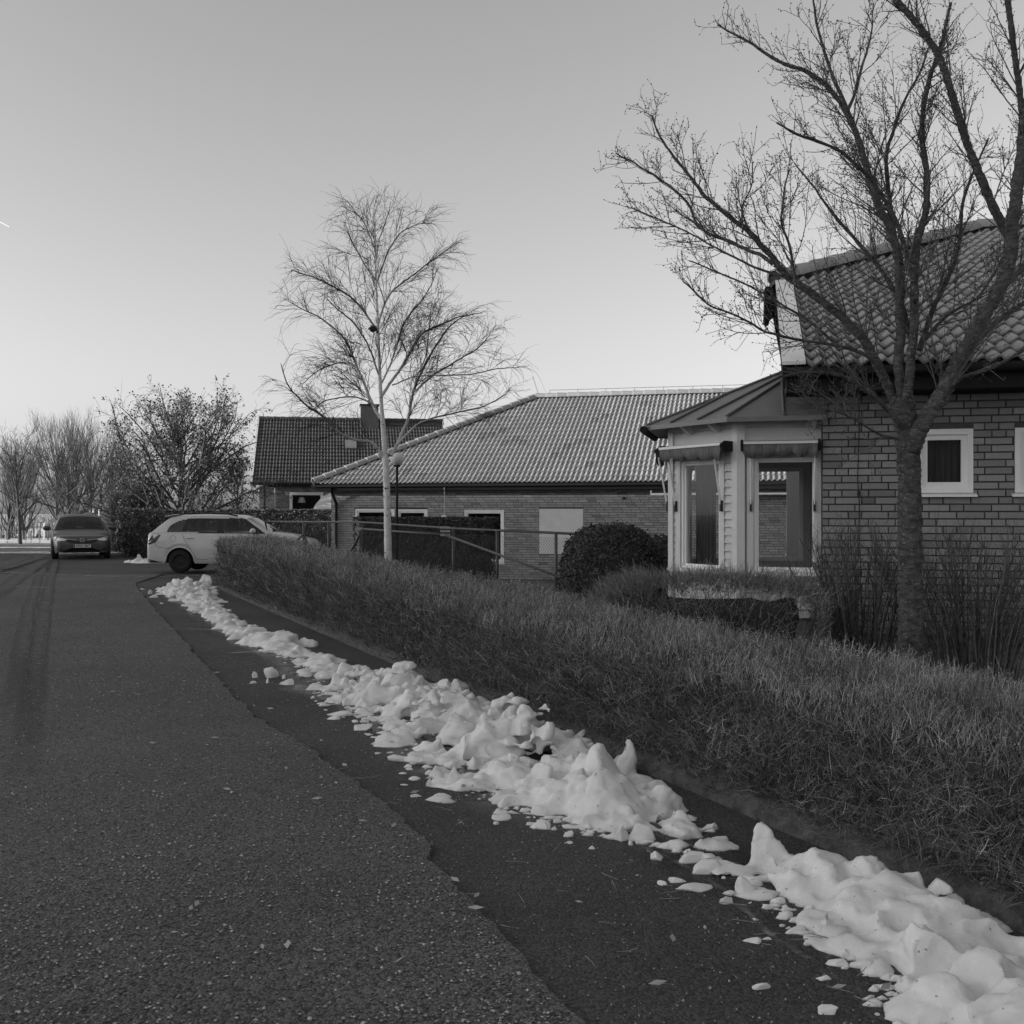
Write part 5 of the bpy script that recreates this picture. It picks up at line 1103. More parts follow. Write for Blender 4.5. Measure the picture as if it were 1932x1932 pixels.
LIMBS = [([(1722, 850), (1733, 815), (1755, 770), (1780, 742), (1810, 683), (1835, 635), (1862, 585), (1896, 525), (1908, 470), (1912, 420), (1922, 360), (1935, 290), (1940, 200)], 34, 20, -.4),
         ([(1908, 455), (1894, 425), (1877, 395), (1852, 333), (1827, 279), (1802, 208), (1781, 137), (1768, 104), (1727, 46), (1670, -14)], 19, 10, -.2),
         ([(1935, 300), (1925, 200), (1916, 130), (1902, 10), (1890, -40)], 13, 9, -.5),
         ([(1812, 680), (1840, 648), (1869, 615), (1905, 592), (1950, 560)], 17, 8, .4), ([(1864, 583), (1890, 545), (1925, 510), (1965, 470)], 15, 8, .2),
         ([(1705, 800), (1690, 760), (1668, 712), (1635, 650), (1606, 622), (1581, 600), (1552, 577), (1523, 554), (1500, 540), (1481, 525), (1462, 503), (1448, 483), (1419, 450), (1396, 433), (1373, 417), (1350, 397), (1327, 375), (1306, 346), (1281, 317), (1252, 283), (1229, 232)], 21, 3.2, .5),
         ([(1458, 500), (1436, 480), (1414, 471), (1377, 454), (1335, 444), (1312, 420), (1302, 386), (1264, 350), (1222, 325), (1195, 308), (1160, 288)], 9, 2.6, .7),
         ([(1476, 524), (1440, 512), (1400, 495), (1365, 478), (1330, 462), (1290, 440), (1240, 418), (1190, 395)], 6, 2.4, .9),
         ([(1704, 770), (1694, 700), (1698, 640), (1700, 560), (1697, 480), (1680, 430), (1664, 400), (1647, 345), (1635, 300), (1618, 242), (1598, 200), (1577, 167), (1550, 142), (1527, 125), (1485, 112), (1443, 86), (1410, 62), (1368, 37)], 21, 3.0, .3),
         ([(1712, 760), (1720, 700), (1727, 625), (1731, 542), (1735, 450), (1748, 400), (1752, 333), (1741, 258), (1744, 187), (1764, 104), (1789, 50), (1800, -10)], 20, 5, -.1),
         ([(1698, 500), (1689, 450), (1676, 354), (1673, 292), (1685, 250), (1702, 200), (1738, 140), (1760, 80)], 11, 3, .6),
         ([(1634, 310), (1610, 235), (1580, 170), (1560, 110), (1543, 40), (1538, -10)], 9, 3, -.3),
         ([(1700, 810), (1681, 779), (1644, 746), (1598, 717), (1552, 704), (1500, 707), (1470, 712)], 12, 2.8, -.5),
         ([(1668, 712), (1630, 668), (1570, 650), (1510, 640), (1470, 628), (1435, 618), (1390, 592), (1330, 572), (1283, 530)], 8, 2.4, -.2), ([(1580, 652), (1530, 610), (1490, 590), (1440, 560), (1400, 540), (1350, 520), (1300, 500)], 6, 2.4, .3),
         ([(1696, 828), (1672, 822), (1640, 806), (1612, 792), (1580, 776), (1540, 770)], 6, 2.4, -.6), ([(1735, 660), (1757, 590), (1790, 530), (1810, 470), (1812, 400), (1830, 330), (1862, 260)], 12, 3.5, .7),
         ([(1770, 760), (1806, 715), (1850, 700), (1890, 688), (1940, 660)], 10, 4, -.8), ([(1720, 640), (1700, 560), (1660, 500), (1620, 450), (1575, 400), (1540, 350), (1500, 300)], 11, 2.8, .9), ([(1745, 640), (1790, 590), (1850, 560), (1900, 470)], 9, 3, 1.0),
         ([(1500, 540), (1490, 470), (1470, 420), (1480, 360), (1490, 320)], 6, 2.4, .2), ([(1400, 436), (1395, 390), (1420, 345), (1415, 300)], 4, 2.2, .4), ([(1600, 205), (1620, 150), (1640, 90), (1645, 40)], 7, 2.4, 0), ([(1730, 560), (1700, 420), (1640, 330), (1580, 280), (1500, 250), (1470, 235)], 10, 2.6, -.7)]
paths = []
for pl, w0, w1, dz in LIMBS:
    big = w0 > 9.5
    p_ = dens(path(pl, dz, dz * .15), 4); p_ = p_ + np.cumsum(t.rg.normal(size=p_.shape) * .004, axis=0); p_ = dens(p_, 3)
    r0, r1 = W_(w0 * .93), W_(w1); V, F = tube(p_, (np.linspace(1, 0, len(p_)) ** .85 * (r0 - r1) + r1) * (1 + .05 * t.rg.normal(size=len(p_))), 12 if big else 6)
    if big: sd_ = len(V) // len(p_); c_ = np.repeat(p_, sd_, axis=0); V = c_ + (V - c_) * (1 + np.array([.16 * noise.noise(Vector(v) * 16) + .12 * noise.noise(Vector(v) * 40) for v in V]))[:, None]
    t.trunk.add(V, F, t.rg.uniform(.8, 1.1)); paths.append((p_, r0, r1))
for p_, r0, r1 in paths:
    t.sub(p_, min(r0, .03), r1, [dict(per_m=13.0, len0=.85, len1=.15, ang=(24, 50), wander=.07, trop=.03, rr=.38, rmin=.0034, rmax=.007, n=7, lo=.14, sides=4, rend=.0024),
                                 dict(per_m=9.0, len0=.30, len1=.11, ang=(25, 55), wander=.09, trop=.04, rr=.6, rmin=.0026, rmax=.004, n=4, lo=.15, sides=3, rend=.002)])
    t.tw.append(p_[len(p_) // 2:])
t.twiggery(10, .03, .12, .0021, .8, .3, .25, 2, .0056, (.6, 1.3))
t.trunk.build('trunk', MT['bark'], T1, smooth=True); t.nb.build('crown', MT['twig'], T1, kind='stuff')

# the birch
BZ = 19.0
T2 = thing('birch_tree', 'slender white barked birch with fine drooping twigs behind the long hedge', 'tree', (P(731, 966, BZ).x, BZ, 0)); base = np.array(P(731, 966, BZ)) * np.array([1, 1, 0])
TZ = BZ; t = Tree(52)
def zb6(x, y): return (452.8 + .2865 * x, 301.9 + .2865 * y)
tr = dens(path([(736, 1150), (734, 1090), (732, 1040), (731, 980), (729, 900), (726, 850), zb6(942, 1750), zb6(930, 1600), zb6(915, 1300), zb6(908, 1080), zb6(900, 900), zb6(892, 650), zb6(890, 500), zb6(888, 350), zb6(886, 250)]), 5)
wr = np.interp(np.linspace(0, 1, len(tr)), [0, .2, .36, .5, .7, 1], [W_(15), W_(13.5), W_(11), W_(7), W_(4), W_(1.2)]); V, F = tube(tr, wr * (1 + .03 * t.rg.normal(size=len(tr))), 12); t.trunk.add(V, F, 1.0)
BL = [([(738, 860), (750, 838), (771, 789), (779, 732), (797, 690), (822, 650), (850, 610), (880, 590)], 7, .5), ([zb6(925, 1560), zb6(1000, 1440), zb6(1080, 1350), zb6(1140, 1240), zb6(1210, 1130), zb6(1330, 1080), zb6(1450, 1030), zb6(1600, 1010)], 6, -.4),
      ([zb6(930, 1700), zb6(900, 1660), zb6(830, 1500), zb6(790, 1400), zb6(760, 1300), zb6(710, 1180), zb6(620, 1090), zb6(500, 1020), zb6(340, 940)], 6, .3), ([zb6(905, 1130), zb6(880, 1090), zb6(790, 960), zb6(700, 890), zb6(600, 840), zb6(470, 780), zb6(330, 740)], 4.5, -.5),
      ([(728, 868), (700, 830), zb6(760, 1840), zb6(620, 1770), zb6(560, 1680), zb6(420, 1590), zb6(320, 1480), zb6(262, 1320)], 6.5, -.6), ([zb6(912, 1080), zb6(950, 960), zb6(1000, 860), zb6(1060, 820), zb6(1150, 760), zb6(1300, 650), zb6(1440, 540)], 4, .6),
      ([(776, 742), zb6(1180, 1500), zb6(1270, 1420), zb6(1400, 1340), zb6(1560, 1250), zb6(1640, 1170)], 4.5, .2), ([(750, 838), zb6(1160, 1730), zb6(1260, 1690), zb6(1420, 1650), zb6(1560, 1620), zb6(1720, 1550), zb6(1790, 1480)], 4.2, .7), ([zb6(905, 900), zb6(860, 760), zb6(800, 660), zb6(740, 560), zb6(700, 460)], 3, .3),
      ([zb6(900, 820), zb6(960, 680), zb6(1010, 560), zb6(1100, 470), zb6(1230, 430)], 3, -.3), ([zb6(895, 650), zb6(920, 520), zb6(960, 400), zb6(1000, 280)], 2.4, .2), ([zb6(893, 600), zb6(860, 480), zb6(810, 380), zb6(760, 330)], 2.4, -.2),
      ([zb6(800, 1430), zb6(740, 1350), zb6(680, 1330), zb6(590, 1350), zb6(500, 1400), zb6(430, 1480)], 3.6, .9), ([zb6(890, 1620), zb6(760, 1560), zb6(640, 1570), zb6(540, 1590), zb6(470, 1650)], 3.2, -.9), ([zb6(920, 1420), zb6(860, 1250), zb6(800, 1130), zb6(720, 1030), zb6(640, 980), zb6(560, 900)], 4, -1.0), ([zb6(918, 1500), zb6(990, 1350), zb6(1040, 1200), zb6(1080, 1050), zb6(1180, 930), zb6(1260, 800), zb6(1300, 700)], 4, 1.0),
      ([zb6(1130, 1560), zb6(1150, 1440), zb6(1210, 1300), zb6(1240, 1100), zb6(1260, 950)], 3, -.8), ([zb6(1000, 1480), zb6(1140, 1420), zb6(1300, 1400), zb6(1500, 1400), zb6(1700, 1350), zb6(1820, 1345)], 3, -.2)]
paths = []
for pl, w0, dz in BL:
    p_ = dens(path(pl, dz * 1.6, 0), 4); p_ += np.cumsum(t.rg.normal(size=p_.shape) * .006, axis=0); r0 = W_(w0); V, F = tube(p_, np.linspace(1, 0, len(p_)) ** .7 * (r0 - .006) + .006, 7)
    t.trunk.add(V, F, np.repeat(np.interp(np.linspace(0, 1, len(p_)), [0, .35, .6], [.85, .55, .16]), 7)); paths.append((p_, r0))
paths.append((tr[len(tr) // 2:], .03))
for p_, r0 in paths:
    t.sub(p_, r0, .006, [dict(per_m=10.5, len0=1.05, len1=.2, ang=(22, 55), wander=.09, trop=.03, droop=.06, rr=.35, rmin=.004, rmax=.008, n=8, lo=.12, sides=3, rend=.003, lift=.12),
                         dict(per_m=9.5, len0=.6, len1=.18, ang=(18, 55), wander=.09, trop=.0, droop=.16, rr=.6, rmin=.003, rmax=.004, n=6, lo=.1, sides=3, rend=.0026, lift=.05)])
t.twiggery(4.0, .10, .36, .0027, .4, .0, .15, 3, .0045, (.6, 1.2), droop=.3)
t.trunk.build('trunk', MT['birch'], T2, smooth=True); t.nb.build('crown', MT['btwig'], T2, kind='stuff')
nest = ICO2[0] * np.array([.07, .07, .06]) * (1 + .2 * np.random.default_rng(1).normal(size=(len(ICO2[0]), 1))); o = link('bird_nest', np_mesh('bird_nest', nest, ICO2[1]), MT['hcore']); q = P(*zb6(876, 1112), BZ - .1); o.location = q; tag(o, 'small dark bird nest in the upper fork of the birch', 'nest')

def bare_tree(name, label, loc, h, w, seed, trunk_r, clear, nl, levels, tw, mat_trunk, mat_tw, spread=(25, 60), leaves=None, cat='tree', group=None, upsweep=.05):
    root = thing(name, label, cat, loc, 0, group); t = Tree(seed); rg = t.rg
    tr = wander((0, 0, -.1), (rg.normal() * .03, rg.normal() * .03, 1), h * .92, 12, .025, .03, rg); t.limb(tr, trunk_r, trunk_r * .12, 8, True); t.tw = []
    lp = []
    for i in range(nl):
        f = clear + (1 - clear) * (i + rg.random()) / nl * .92; k = f * 12; p = tr[int(k)] + (tr[min(12, int(k) + 1)] - tr[int(k)]) * (k - int(k)); a = i * 2.4 + rg.normal() * .3; el = math.radians(rg.uniform(*spread)) * (1.1 - .6 * f)
        ln = w * .5 * (math.sin(math.pi * min(1, (f - clear) / (1 - clear) * .8 + .22)) ** .7) * rg.uniform(.85, 1.15) / max(math.sin(el), .5); ln = min(ln, (h * 1.02 - p[2]) / max(math.cos(el), .25) + .15); d = np.array([math.cos(a) * math.sin(el), math.sin(a) * math.sin(el), math.cos(el)])
        q = wander(p, d, ln, 8, .13, upsweep, rg); r_ = trunk_r * (1 - .75 * f) * .6; t.limb(q, r_, r_ * .2, 6, True); lp.append((q, r_))
    lp.append((tr[7:], trunk_r * .3))
    for q, r_ in lp: t.sub(q, r_, r_ * .2, levels)
    pts = t.twiggery(**tw); t.trunk.build('trunk', mat_trunk, root, smooth=True); t.nb.build('crown', mat_tw, root, kind='stuff')
    if leaves:
        n, size = leaves; sel = rg.integers(0, len(pts), n); p = pts[sel, -1] + rg.normal(size=(n, 3)) * .05; nn = rg.normal(size=(n, 3)); nn[:, 2] *= .25; V, F = leaf_quads(p, nn, size * rg.uniform(.6, 1.25, n), rg, .2)
        nb = NB(); nb.add(V, F, np.repeat(rg.uniform(.4, 1.5, n), 4)); nb.build('dead_leaves', MT['deadleaf'], root, kind='stuff')
    return root
def lv(s, dn=1.0): return [dict(per_m=3.0 / s * dn, len0=1.5 * s, len1=.7 * s, ang=(25, 60), wander=.13, trop=.04, rr=.5, rmin=.008 * s, rmax=.03 * s, n=6, lo=.12, sides=4, rend=.006 * s), dict(per_m=4.0 / s * dn, len0=.7 * s, len1=.4 * s, ang=(25, 60), wander=.15, trop=.04, rr=.5, rmin=.006 * s, rmax=.012 * s, n=4, lo=.1, sides=3, rend=.0045 * s)]
# tree with withered leaves behind the silver car
q = P(D(668), 966, 39.0)
bare_tree('oak_tree', 'broad rounded tree still holding withered leaves behind the silver estate car', (q.x, q.y, -.3), 5.5, 7.4, 61, .13, .12, 46, lv(.75), dict(per_m=3.2, l0=.12, l1=.34, r=.006, ang=.7, up=.1, bend=.2), MT['fartwig'], MT['fartwig'], (40, 78), leaves=(8500, .10))
q = P(D(905), 966, 42.0)
bare_tree('oak_tree', 'small leafy brown tree squeezed beside the far house gable', (q.x, q.y, -.3), 3.9, 2.6, 62, .08, .1, 14, lv(.55), dict(per_m=4.0, l0=.12, l1=.3, r=.006, ang=.7, up=.1, bend=.2), MT['fartwig'], MT['fartwig'], (30, 70), leaves=(2600, .10))
q = P(D(455), 966, 45.0)
bare_tree('oak_tree', 'narrow tree with withered leaves above the hedge corner', (q.x, q.y, -.3), 4.3, 3.0, 63, .09, .1, 15, lv(.7), dict(per_m=4.0, l0=.12, l1=.3, r=.007, ang=.7, up=.15, bend=.2), MT['fartwig'], MT['fartwig'], (25, 60), leaves=(1500, .09))
# street trees in the distance
q = G(D(76), D(2036)); 
bare_tree('street_tree', 'bare street tree at the left edge before the snowy field', (q.x, q.y, -.1), 5.0, 4.4, 64, .11, .28, 15, lv(.72, .8), dict(per_m=4.0, l0=.15, l1=.45, r=.008, ang=.5, up=.3, bend=.2), MT['fartwig'], MT['fartwig'], (25, 62), upsweep=.08)
q = P(D(262), 966, 66.0); bare_tree('street_tree', 'dense dark twiggy tree directly behind the dark car', (q.x, q.y, -.6), 5.4, 5.6, 65, .17, .12, 26, lv(.8, .9), dict(per_m=5.0, l0=.2, l1=.5, r=.011, ang=.8, up=-.05, bend=.25), MT['fartwig'], MT['fartwig'], (45, 85), upsweep=.02)
for i, (x, z, h, w, lb) in enumerate([(215, 104, 10.4, 7.0, 'tall pale poplar like tree, left one of the upswept far group'), (285, 108, 11.2, 8.0, 'tallest upswept bare tree in the far group behind the dark car'), (350, 106, 10.6, 7.0, 'upswept bare tree, right one of the far group'), (92, 100, 7.6, 6.0, 'wide pale bare tree far left beyond the field'), (30, 108, 7.4, 6.0, 'hazy bare tree at the far left picture edge'), (420, 112, 9.6, 7.0, 'upswept bare tree rising behind the withered oak')]):
    q = P(D(x), 966, z); bare_tree('far_tree', lb, (q.x, q.y, -2.0), h, w, 70 + i, .2, .14, 22, [dict(per_m=1.3, len0=3.4, len1=2.2, ang=(12, 34), wander=.06, trop=.09, rr=.5, rmin=.014, rmax=.05, n=6, lo=.1, sides=3, rend=.008), dict(per_m=1.5, len0=1.5, len1=.9, ang=(12, 38), wander=.08, trop=.08, rr=.5, rmin=.010, rmax=.018, n=4, lo=.1, sides=3, rend=.009)],
              dict(per_m=1.0, l0=.4, l1=1.0, r=.007, ang=.3, up=.35, bend=.1), MT['fartwig'], MT['fartwig'], (16, 44), group='far trees', upsweep=.12)
# tree behind the right-hand house
q = P(1640, 966, 29.0); bare_tree('far_tree', 'fine upswept bare tree rising behind the right brick house roof', (q.x, q.y, -.5), 9.4, 7.4, 80, .16, .25, 20, [dict(per_m=1.7, len0=2.4, len1=1.4, ang=(12, 34), wander=.07, trop=.09, rr=.5, rmin=.009, rmax=.03, n=6, lo=.1, sides=3, rend=.006), dict(per_m=2.0, len0=1.0, len1=.6, ang=(14, 40), wander=.08, trop=.08, rr=.5, rmin=.006, rmax=.01, n=4, lo=.1, sides=3, rend=.005)],
          dict(per_m=2.2, l0=.2, l1=.5, r=.0045, ang=.35, up=.35, bend=.1, knob=.008), MT['fartwig'], MT['fartwig'], (14, 40), group='far trees', upsweep=.12)
# far wood and undergrowth along the horizon
nb = NB(); rg = np.random.default_rng(90); n = 2400; Y = rg.uniform(135, 190, n); u = rg.uniform(-.62, .35, n); P0 = np.stack([u * Y, Y, terr(u * Y, Y) - .2], -1)
h = rg.uniform(1.0, 4.2, n) * (1 + .8 * np.array([noise.noise(Vector((a * 9, 0, 2))) for a in u])); d = rg.normal(size=(n, 3)) * .12; d[:, 2] = 1
V, F, pts = twigs(P0, d, h, rg.uniform(.035, .08, n), rg.normal(size=(n, 3)) * .08, 3, 3, .3, rg); nb.add(V, F, np.repeat(rg.uniform(.5, 1.6, n), 12))
k = rg.integers(0, n, 9000); f = rg.random(9000); j = np.minimum((f * 3).astype(int), 2); p = pts[k, j] + (pts[k, j + 1] - pts[k, j]) * rg.random((9000, 1)); d = rg.normal(size=(9000, 3)) * .7; d[:, 2] = rg.uniform(.2, 1, 9000)
V, F, _ = twigs(p, d, rg.uniform(.4, 1.3, 9000), np.full(9000, .026), rg.normal(size=(9000, 3)) * .15, 1, 3, .5, rg); nb.add(V, F, np.repeat(rg.uniform(.5, 1.6, 9000), 6))
o = nb.build('far_wood', MT['fartwig'], kind='stuff'); tag(o, 'brown leafless wood along the horizon beyond the field', 'wood')
# ------------------------------------------------------------------ cars
def inpoly(x, y, poly):
    c = False; j = len(poly) - 1
    for i in range(len(poly)):
        xi, yi = poly[i]; xj, yj = poly[j]
        if (yi > y) != (yj > y) and x < (xj - xi) * (y - yi) / (yj - yi) + xi: c = not c
        j = i
    return c
def lathe_y(prof, n=32):
    """prof: (radius, y) around the y axis"""
    vs = []; fs = []; m = len(prof)
    for i in range(n):
        a = 2 * math.pi * i / n
        for r_, y in prof: vs.append((r_ * math.cos(a), y, r_ * math.sin(a)))
    for i in range(n):
        for j in range(m - 1): fs.append((i * m + j, ((i + 1) % n) * m + j, ((i + 1) % n) * m + j + 1, i * m + j + 1))
    return vs, fs
def car(name, label, loc, rz, c):
    root = thing(name, label, 'car', loc, rz); Lc, Wc = c['L'], c['W'] / 2; paint = c['paint']
    top = c['top']; roof = c['roof']; R_ = c['wr']; Ra = R_ + .065
    xs = np.unique(np.r_[np.arange(c['x0'], c['x1'] + .001, .04), [xw + s * Ra * .999 for xw in c['wheels'] for s in (-1, 1)]])
    fx = lambda tab, x: float(np.interp(x, [p[0] for p in tab], [p[1] for p in tab]))
    def section(x):
        w = Wc * fx(c['plan'], x); zt_ = fx(top, x); zb_ = c['sill']; arch = False
        for xw in c['wheels']:
            if abs(x - xw) < Ra: zb_ = max(zb_, R_ + math.sqrt(max(Ra * Ra - (x - xw) ** 2, 0))); arch = True
        z = [zb_, zb_ + .05, max(.42, zb_ + .08), max(.60, zb_ + .12), max(min(.78, zt_ - .12), zb_ + .15)]; z.append(max(zt_ - .05, z[-1] + .01)); 
        yw = [w * (.955 if not arch else .995), w * .985, w * .995, w * 1.0, w * .985, w * .955]
        prof = list(zip(yw, z)) + [(w * .90, max(zt_, z[-1] + .01)), (w * .70, max(zt_, z[-1] + .01) + .022), (w * .35, max(zt_, z[-1] + .01) + .034), (0, max(zt_, z[-1] + .01) + .038)]
        return prof
    secs = [section(x) for x in xs]; m = len(secs[0]); vs = []; fs = []; rings = []
    def ring_pts(sec, x): return [(x, y, z) for y, z in sec] + [(x, -y, z) for y, z in sec[-2::-1]]
    for x, sct in zip(xs, secs): rings.append(ring_pts(sct, x))
    # rounded ends: shrinking rings
    def caps(sec, x, depth, sgn, pw):
        outr = []; zc = (sec[0][1] + sec[-1][1]) * .5
        for s in (.985, .95, .88, .78, .62, .4, .15):
            dx = depth * (1 - s ** pw) ** (1 / pw); outr.append([(x + sgn * (dx - c['rake'][sgn] * max(0, zc + (z - zc) * s - .55) ** 1.3 * (dx / depth)), y * s, zc + (z - zc) * s) for _x, y, z in ring_pts(sec, x)])
        return outr
    fr = caps(secs[-1], xs[-1], c['capf'], 1, 2.6); rr = caps(secs[0], xs[0], c['capr'], -1, 3.5); rings = rr[::-1] + rings + fr
    k = len(rings[0])
    for rg_ in rings: vs += rg_
    for i in range(len(rings) - 1):
        for j in range(k - 1): fs.append((i * k + j, i * k + j + 1, (i + 1) * k + j + 1, (i + 1) * k + j))
    for i in (0, len(rings) - 1): fs.append(tuple(i * k + j for j in range(k)))
    body = MB().add(vs, fs).build('body', paint, root, smooth=True)
    bvh = BVHTree.FromPolygons([Vector(v) for v in vs], fs)
    MB().box((c['x0'] - .02, -Wc * .72, c['sill'] + .02), (c['x1'], Wc * .72, c['sill'] + .3)).build('underbody', MT['plastic'], root)
    # cabin
    x0, x1 = c['cab']; n = int((x1 - x0) / .022); rows = 16; gx = np.linspace(x0, x1, n); nt_ = 15
    zr_ = [fx(roof, x) for x in gx]; zbelt = [fx(top, x) for x in gx]
    def cabring(x, zr, zb_):
        w = Wc * fx(c['plan'], x); hgt = max(zr - zb_, .004); full = c['hroof']; yb = w * .925
        tum = c['tumble'] * min(hgt / full, 1.0); pts = []
        for i in range(rows + 1):
            f = i / rows; z = zb_ + hgt * f * .93; pts.append((x, yb - tum * f ** 1.25, z))
        ye = yb - tum
        for i in range(1, nt_): f = i / nt_; y = ye * math.cos(f * math.pi / 2) ** .55 if f < 1 else 0; pts.append((x, ye * (1 - f), zb_ + hgt * (.93 + .07 * math.sin(min(1, f * 1.9) * math.pi / 2)) + .03 * (1 - (1 - f) ** 2) * min(1, hgt / full)))
        return pts + [(x, 0, zb_ + hgt + .03 * min(1, hgt / full))]
    R2 = []
    for x, zr, zb_ in zip(gx, zr_, zbelt):
        h = cabring(x, zr, zb_ - .012); R2.append(h + [(a, -b, d) for a, b, d in h[-2::-1]])
    k = len(R2[0]); V = [p for r_ in R2 for p in r_]; parts = {}
    for i in range(n - 1):
        for j in range(k - 1):
            f = (i * k + j, i * k + j + 1, (i + 1) * k + j + 1, (i + 1) * k + j); cx, cy, cz = [sum(V[q][a] for q in f) / 4 for a in range(3)]
            side = j < rows or j >= k - 1 - rows; key = 'cabin_shell'
            if side:
                for nm, pg in c['panes']:
                    if inpoly(cx, cz, pg): key = nm; break
                else:
                    if c['trimpoly'] and inpoly(cx, cz, c['trimpoly']): key = 'window_trim'
                if key not in ('cabin_shell', 'window_trim'): key = key + ('L' if cy > 0 else 'R')
            else:
                yl = abs(cy) / max(abs(V[i * k + rows][1]), .01)
                if c['screen'][0] < cx < c['screen'][1] and yl < .93: key = 'windscreen'
                elif c['hatch'][0] < cx < c['hatch'][1] and yl < .9: key = 'rear_window'
            parts.setdefault(key, []).append(f)
    for key, fl in parts.items():
        used = sorted({q for f in fl for q in f}); mp = {q: i for i, q in enumerate(used)}
        mt_ = paint if key == 'cabin_shell' else MT['plastic'] if key == 'window_trim' else MT['cglass']
        nm = key if key in ('cabin_shell', 'window_trim', 'windscreen', 'rear_window') else 'side_window'
        MB().add([V[q] for q in used], [tuple(mp[q] for q in f) for f in fl]).build(nm, mt_, root, smooth=True)
    # dark interior: floor at belt height, dashboard, seats
    MB().box((x0 + .25, -Wc * .78, .5), (x1 - .25, Wc * .78, min(zbelt) - .02)).build('interior', MT['plastic'], root)
    for sx in c['seats']:
        for y in (-.36, .36):
            zb_ = min(zbelt) - .06; st = MB().prism([(sx - .07, y - .23, zb_), (sx + .06, y - .23, zb_), (sx + .02, y - .2, zb_ + .19), (sx - .09, y - .2, zb_ + .19)], (0, .46, 0)).build('seat', MT['seat'], root)
            MB().prism([(sx - .1, y - .12, zb_ + .21), (sx - .01, y - .12, zb_ + .21), (sx - .03, y - .1, zb_ + .36), (sx - .1, y - .1, zb_ + .36)], (0, .24, 0)).build('headrest', MT['seat'], st)
    # wheels
    tv, tf = lathe_y([(R_ * .64, -.095), (R_ * .9, -.105), (R_ * .985, -.085), (R_, -.05), (R_, .05), (R_ * .985, .085), (R_ * .9, .105), (R_ * .64, .095)], 40)
    rv, rf = lathe_y([(.0, -.05), (R_ * .18, -.06), (R_ * .26, -.045), (R_ * .42, -.07), (R_ * .56, -.05), (R_ * .60, -.09), (R_ * .655, -.097), (R_ * .655, .09)], 40)
    tm = bpy.data.meshes.new('tyre'); tm.from_pydata(tv, [], tf); tm.materials.append(MT['rubber']); tm.polygons.foreach_set('use_smooth', [True] * len(tf)); rm = bpy.data.meshes.new('rim'); rm.from_pydata(rv, [], rf); rm.materials.append(c['rim']); rm.polygons.foreach_set('use_smooth', [True] * len(rf))
    hole = MB()
    for i in range(10):
        a = i * math.pi / 5; hole.tube([(R_ * .47 * math.cos(a), -.068, R_ * .47 * math.sin(a)), (R_ * .47 * math.cos(a), -.05, R_ * .47 * math.sin(a))], .016, 8)
    first = None
    for xw in c['wheels']:
        for sgn in (-1, 1):
            ty = link('tyre', tm, None, root); ty.location = (xw, sgn * (Wc - .115), R_); ty.rotation_euler = (0, 0, 0 if sgn < 0 else math.pi)
            r_ = link('rim', rm, None, ty)
            if first is None: first = hole.build('rim_holes', MT['plastic'], ty).data
            else: link('rim_holes', first, None, ty)
            MB().box((xw - Ra, sgn * (Wc - .24), c['sill'] + .04), (xw + Ra, sgn * (Wc - .23), R_ + Ra)).build('wheel_well', MT['plastic'], root)
    # decals lying on the body surface
    def hit(p, d): 
        h = bvh.ray_cast(Vector(p), Vector(d)); return h[0], h[1]
    def on_end(poly, nm, mt_, sgn=1, lift=.006, thick=.012):
        """poly (y,z) on the front (sgn=1) or rear"""
        cy = sum(p[0] for p in poly) / len(poly); cz = sum(p[1] for p in poly) / len(poly); edge = []
        for (ay, az), (by, bz) in zip(poly, poly[1:] + poly[:1]):
            for q in range(4): edge.append((ay + (by - ay) * q / 4, az + (bz - az) * q / 4))
        grid = []
        for s in (1, .66, .33): grid.append([(cy + (y - cy) * s, cz + (z - cz) * s) for y, z in edge])
        vs_ = []; ok = True
        for rg_ in grid + [[(cy, cz)]]:
            for y, z in rg_:
                h, _n = hit((sgn * 9, y, z), (-sgn, 0, 0)); vs_.append((h.x + sgn * lift, y, z) if h else (xs[-1] if sgn > 0 else xs[0], y, z))
        e = len(edge); fs_ = [(g * e + i, g * e + (i + 1) % e, (g + 1) * e + (i + 1) % e, (g + 1) * e + i) for g in range(2) for i in range(e)] + [(2 * e + i, 2 * e + (i + 1) % e, 3 * e) for i in range(e)]
        b_ = len(vs_); vs_ += [(vs_[i][0] - sgn * (thick + lift), vs_[i][1], vs_[i][2]) for i in range(e)]; fs_ += [(i, (i + 1) % e, b_ + (i + 1) % e, b_ + i) for i in range(e)]
        return MB().add(vs_, fs_).build(nm, mt_, root)
    def on_side(poly, nm, mt_, sgn=-1, lift=.005, closed=True, parent=None, r=.005):
        pts = []
        seq = list(zip(poly, poly[1:] + poly[:1])) if closed else list(zip(poly[:-1], poly[1:]))
        for (ax, az), (bx, bz) in seq:
            for q in range(5): pts.append((ax + (bx - ax) * q / 5, az + (bz - az) * q / 5))
        if not closed: pts.append(poly[-1])
        out_ = []
        for x, z in pts:
            h, _n = hit((x, sgn * 5, z), (0, -sgn, 0)); out_.append((x, (h.y if h else sgn * Wc * .9) + sgn * lift, z))
        if not closed: return MB().tube(out_, r, 5).build(nm, mt_, root)
        cx = sum(p[0] for p in out_) / len(out_); cz = sum(p[2] for p in out_) / len(out_); h, _n = hit((cx, sgn * 5, cz), (0, -sgn, 0)); out_.append((cx, (h.y if h else sgn * Wc) + sgn * lift, cz)); e = len(out_) - 1
        return MB().add(out_, [(i, (i + 1) % e, e) for i in range(e)]).build(nm, mt_, root)
    return root, on_end, on_side, Wc, hit

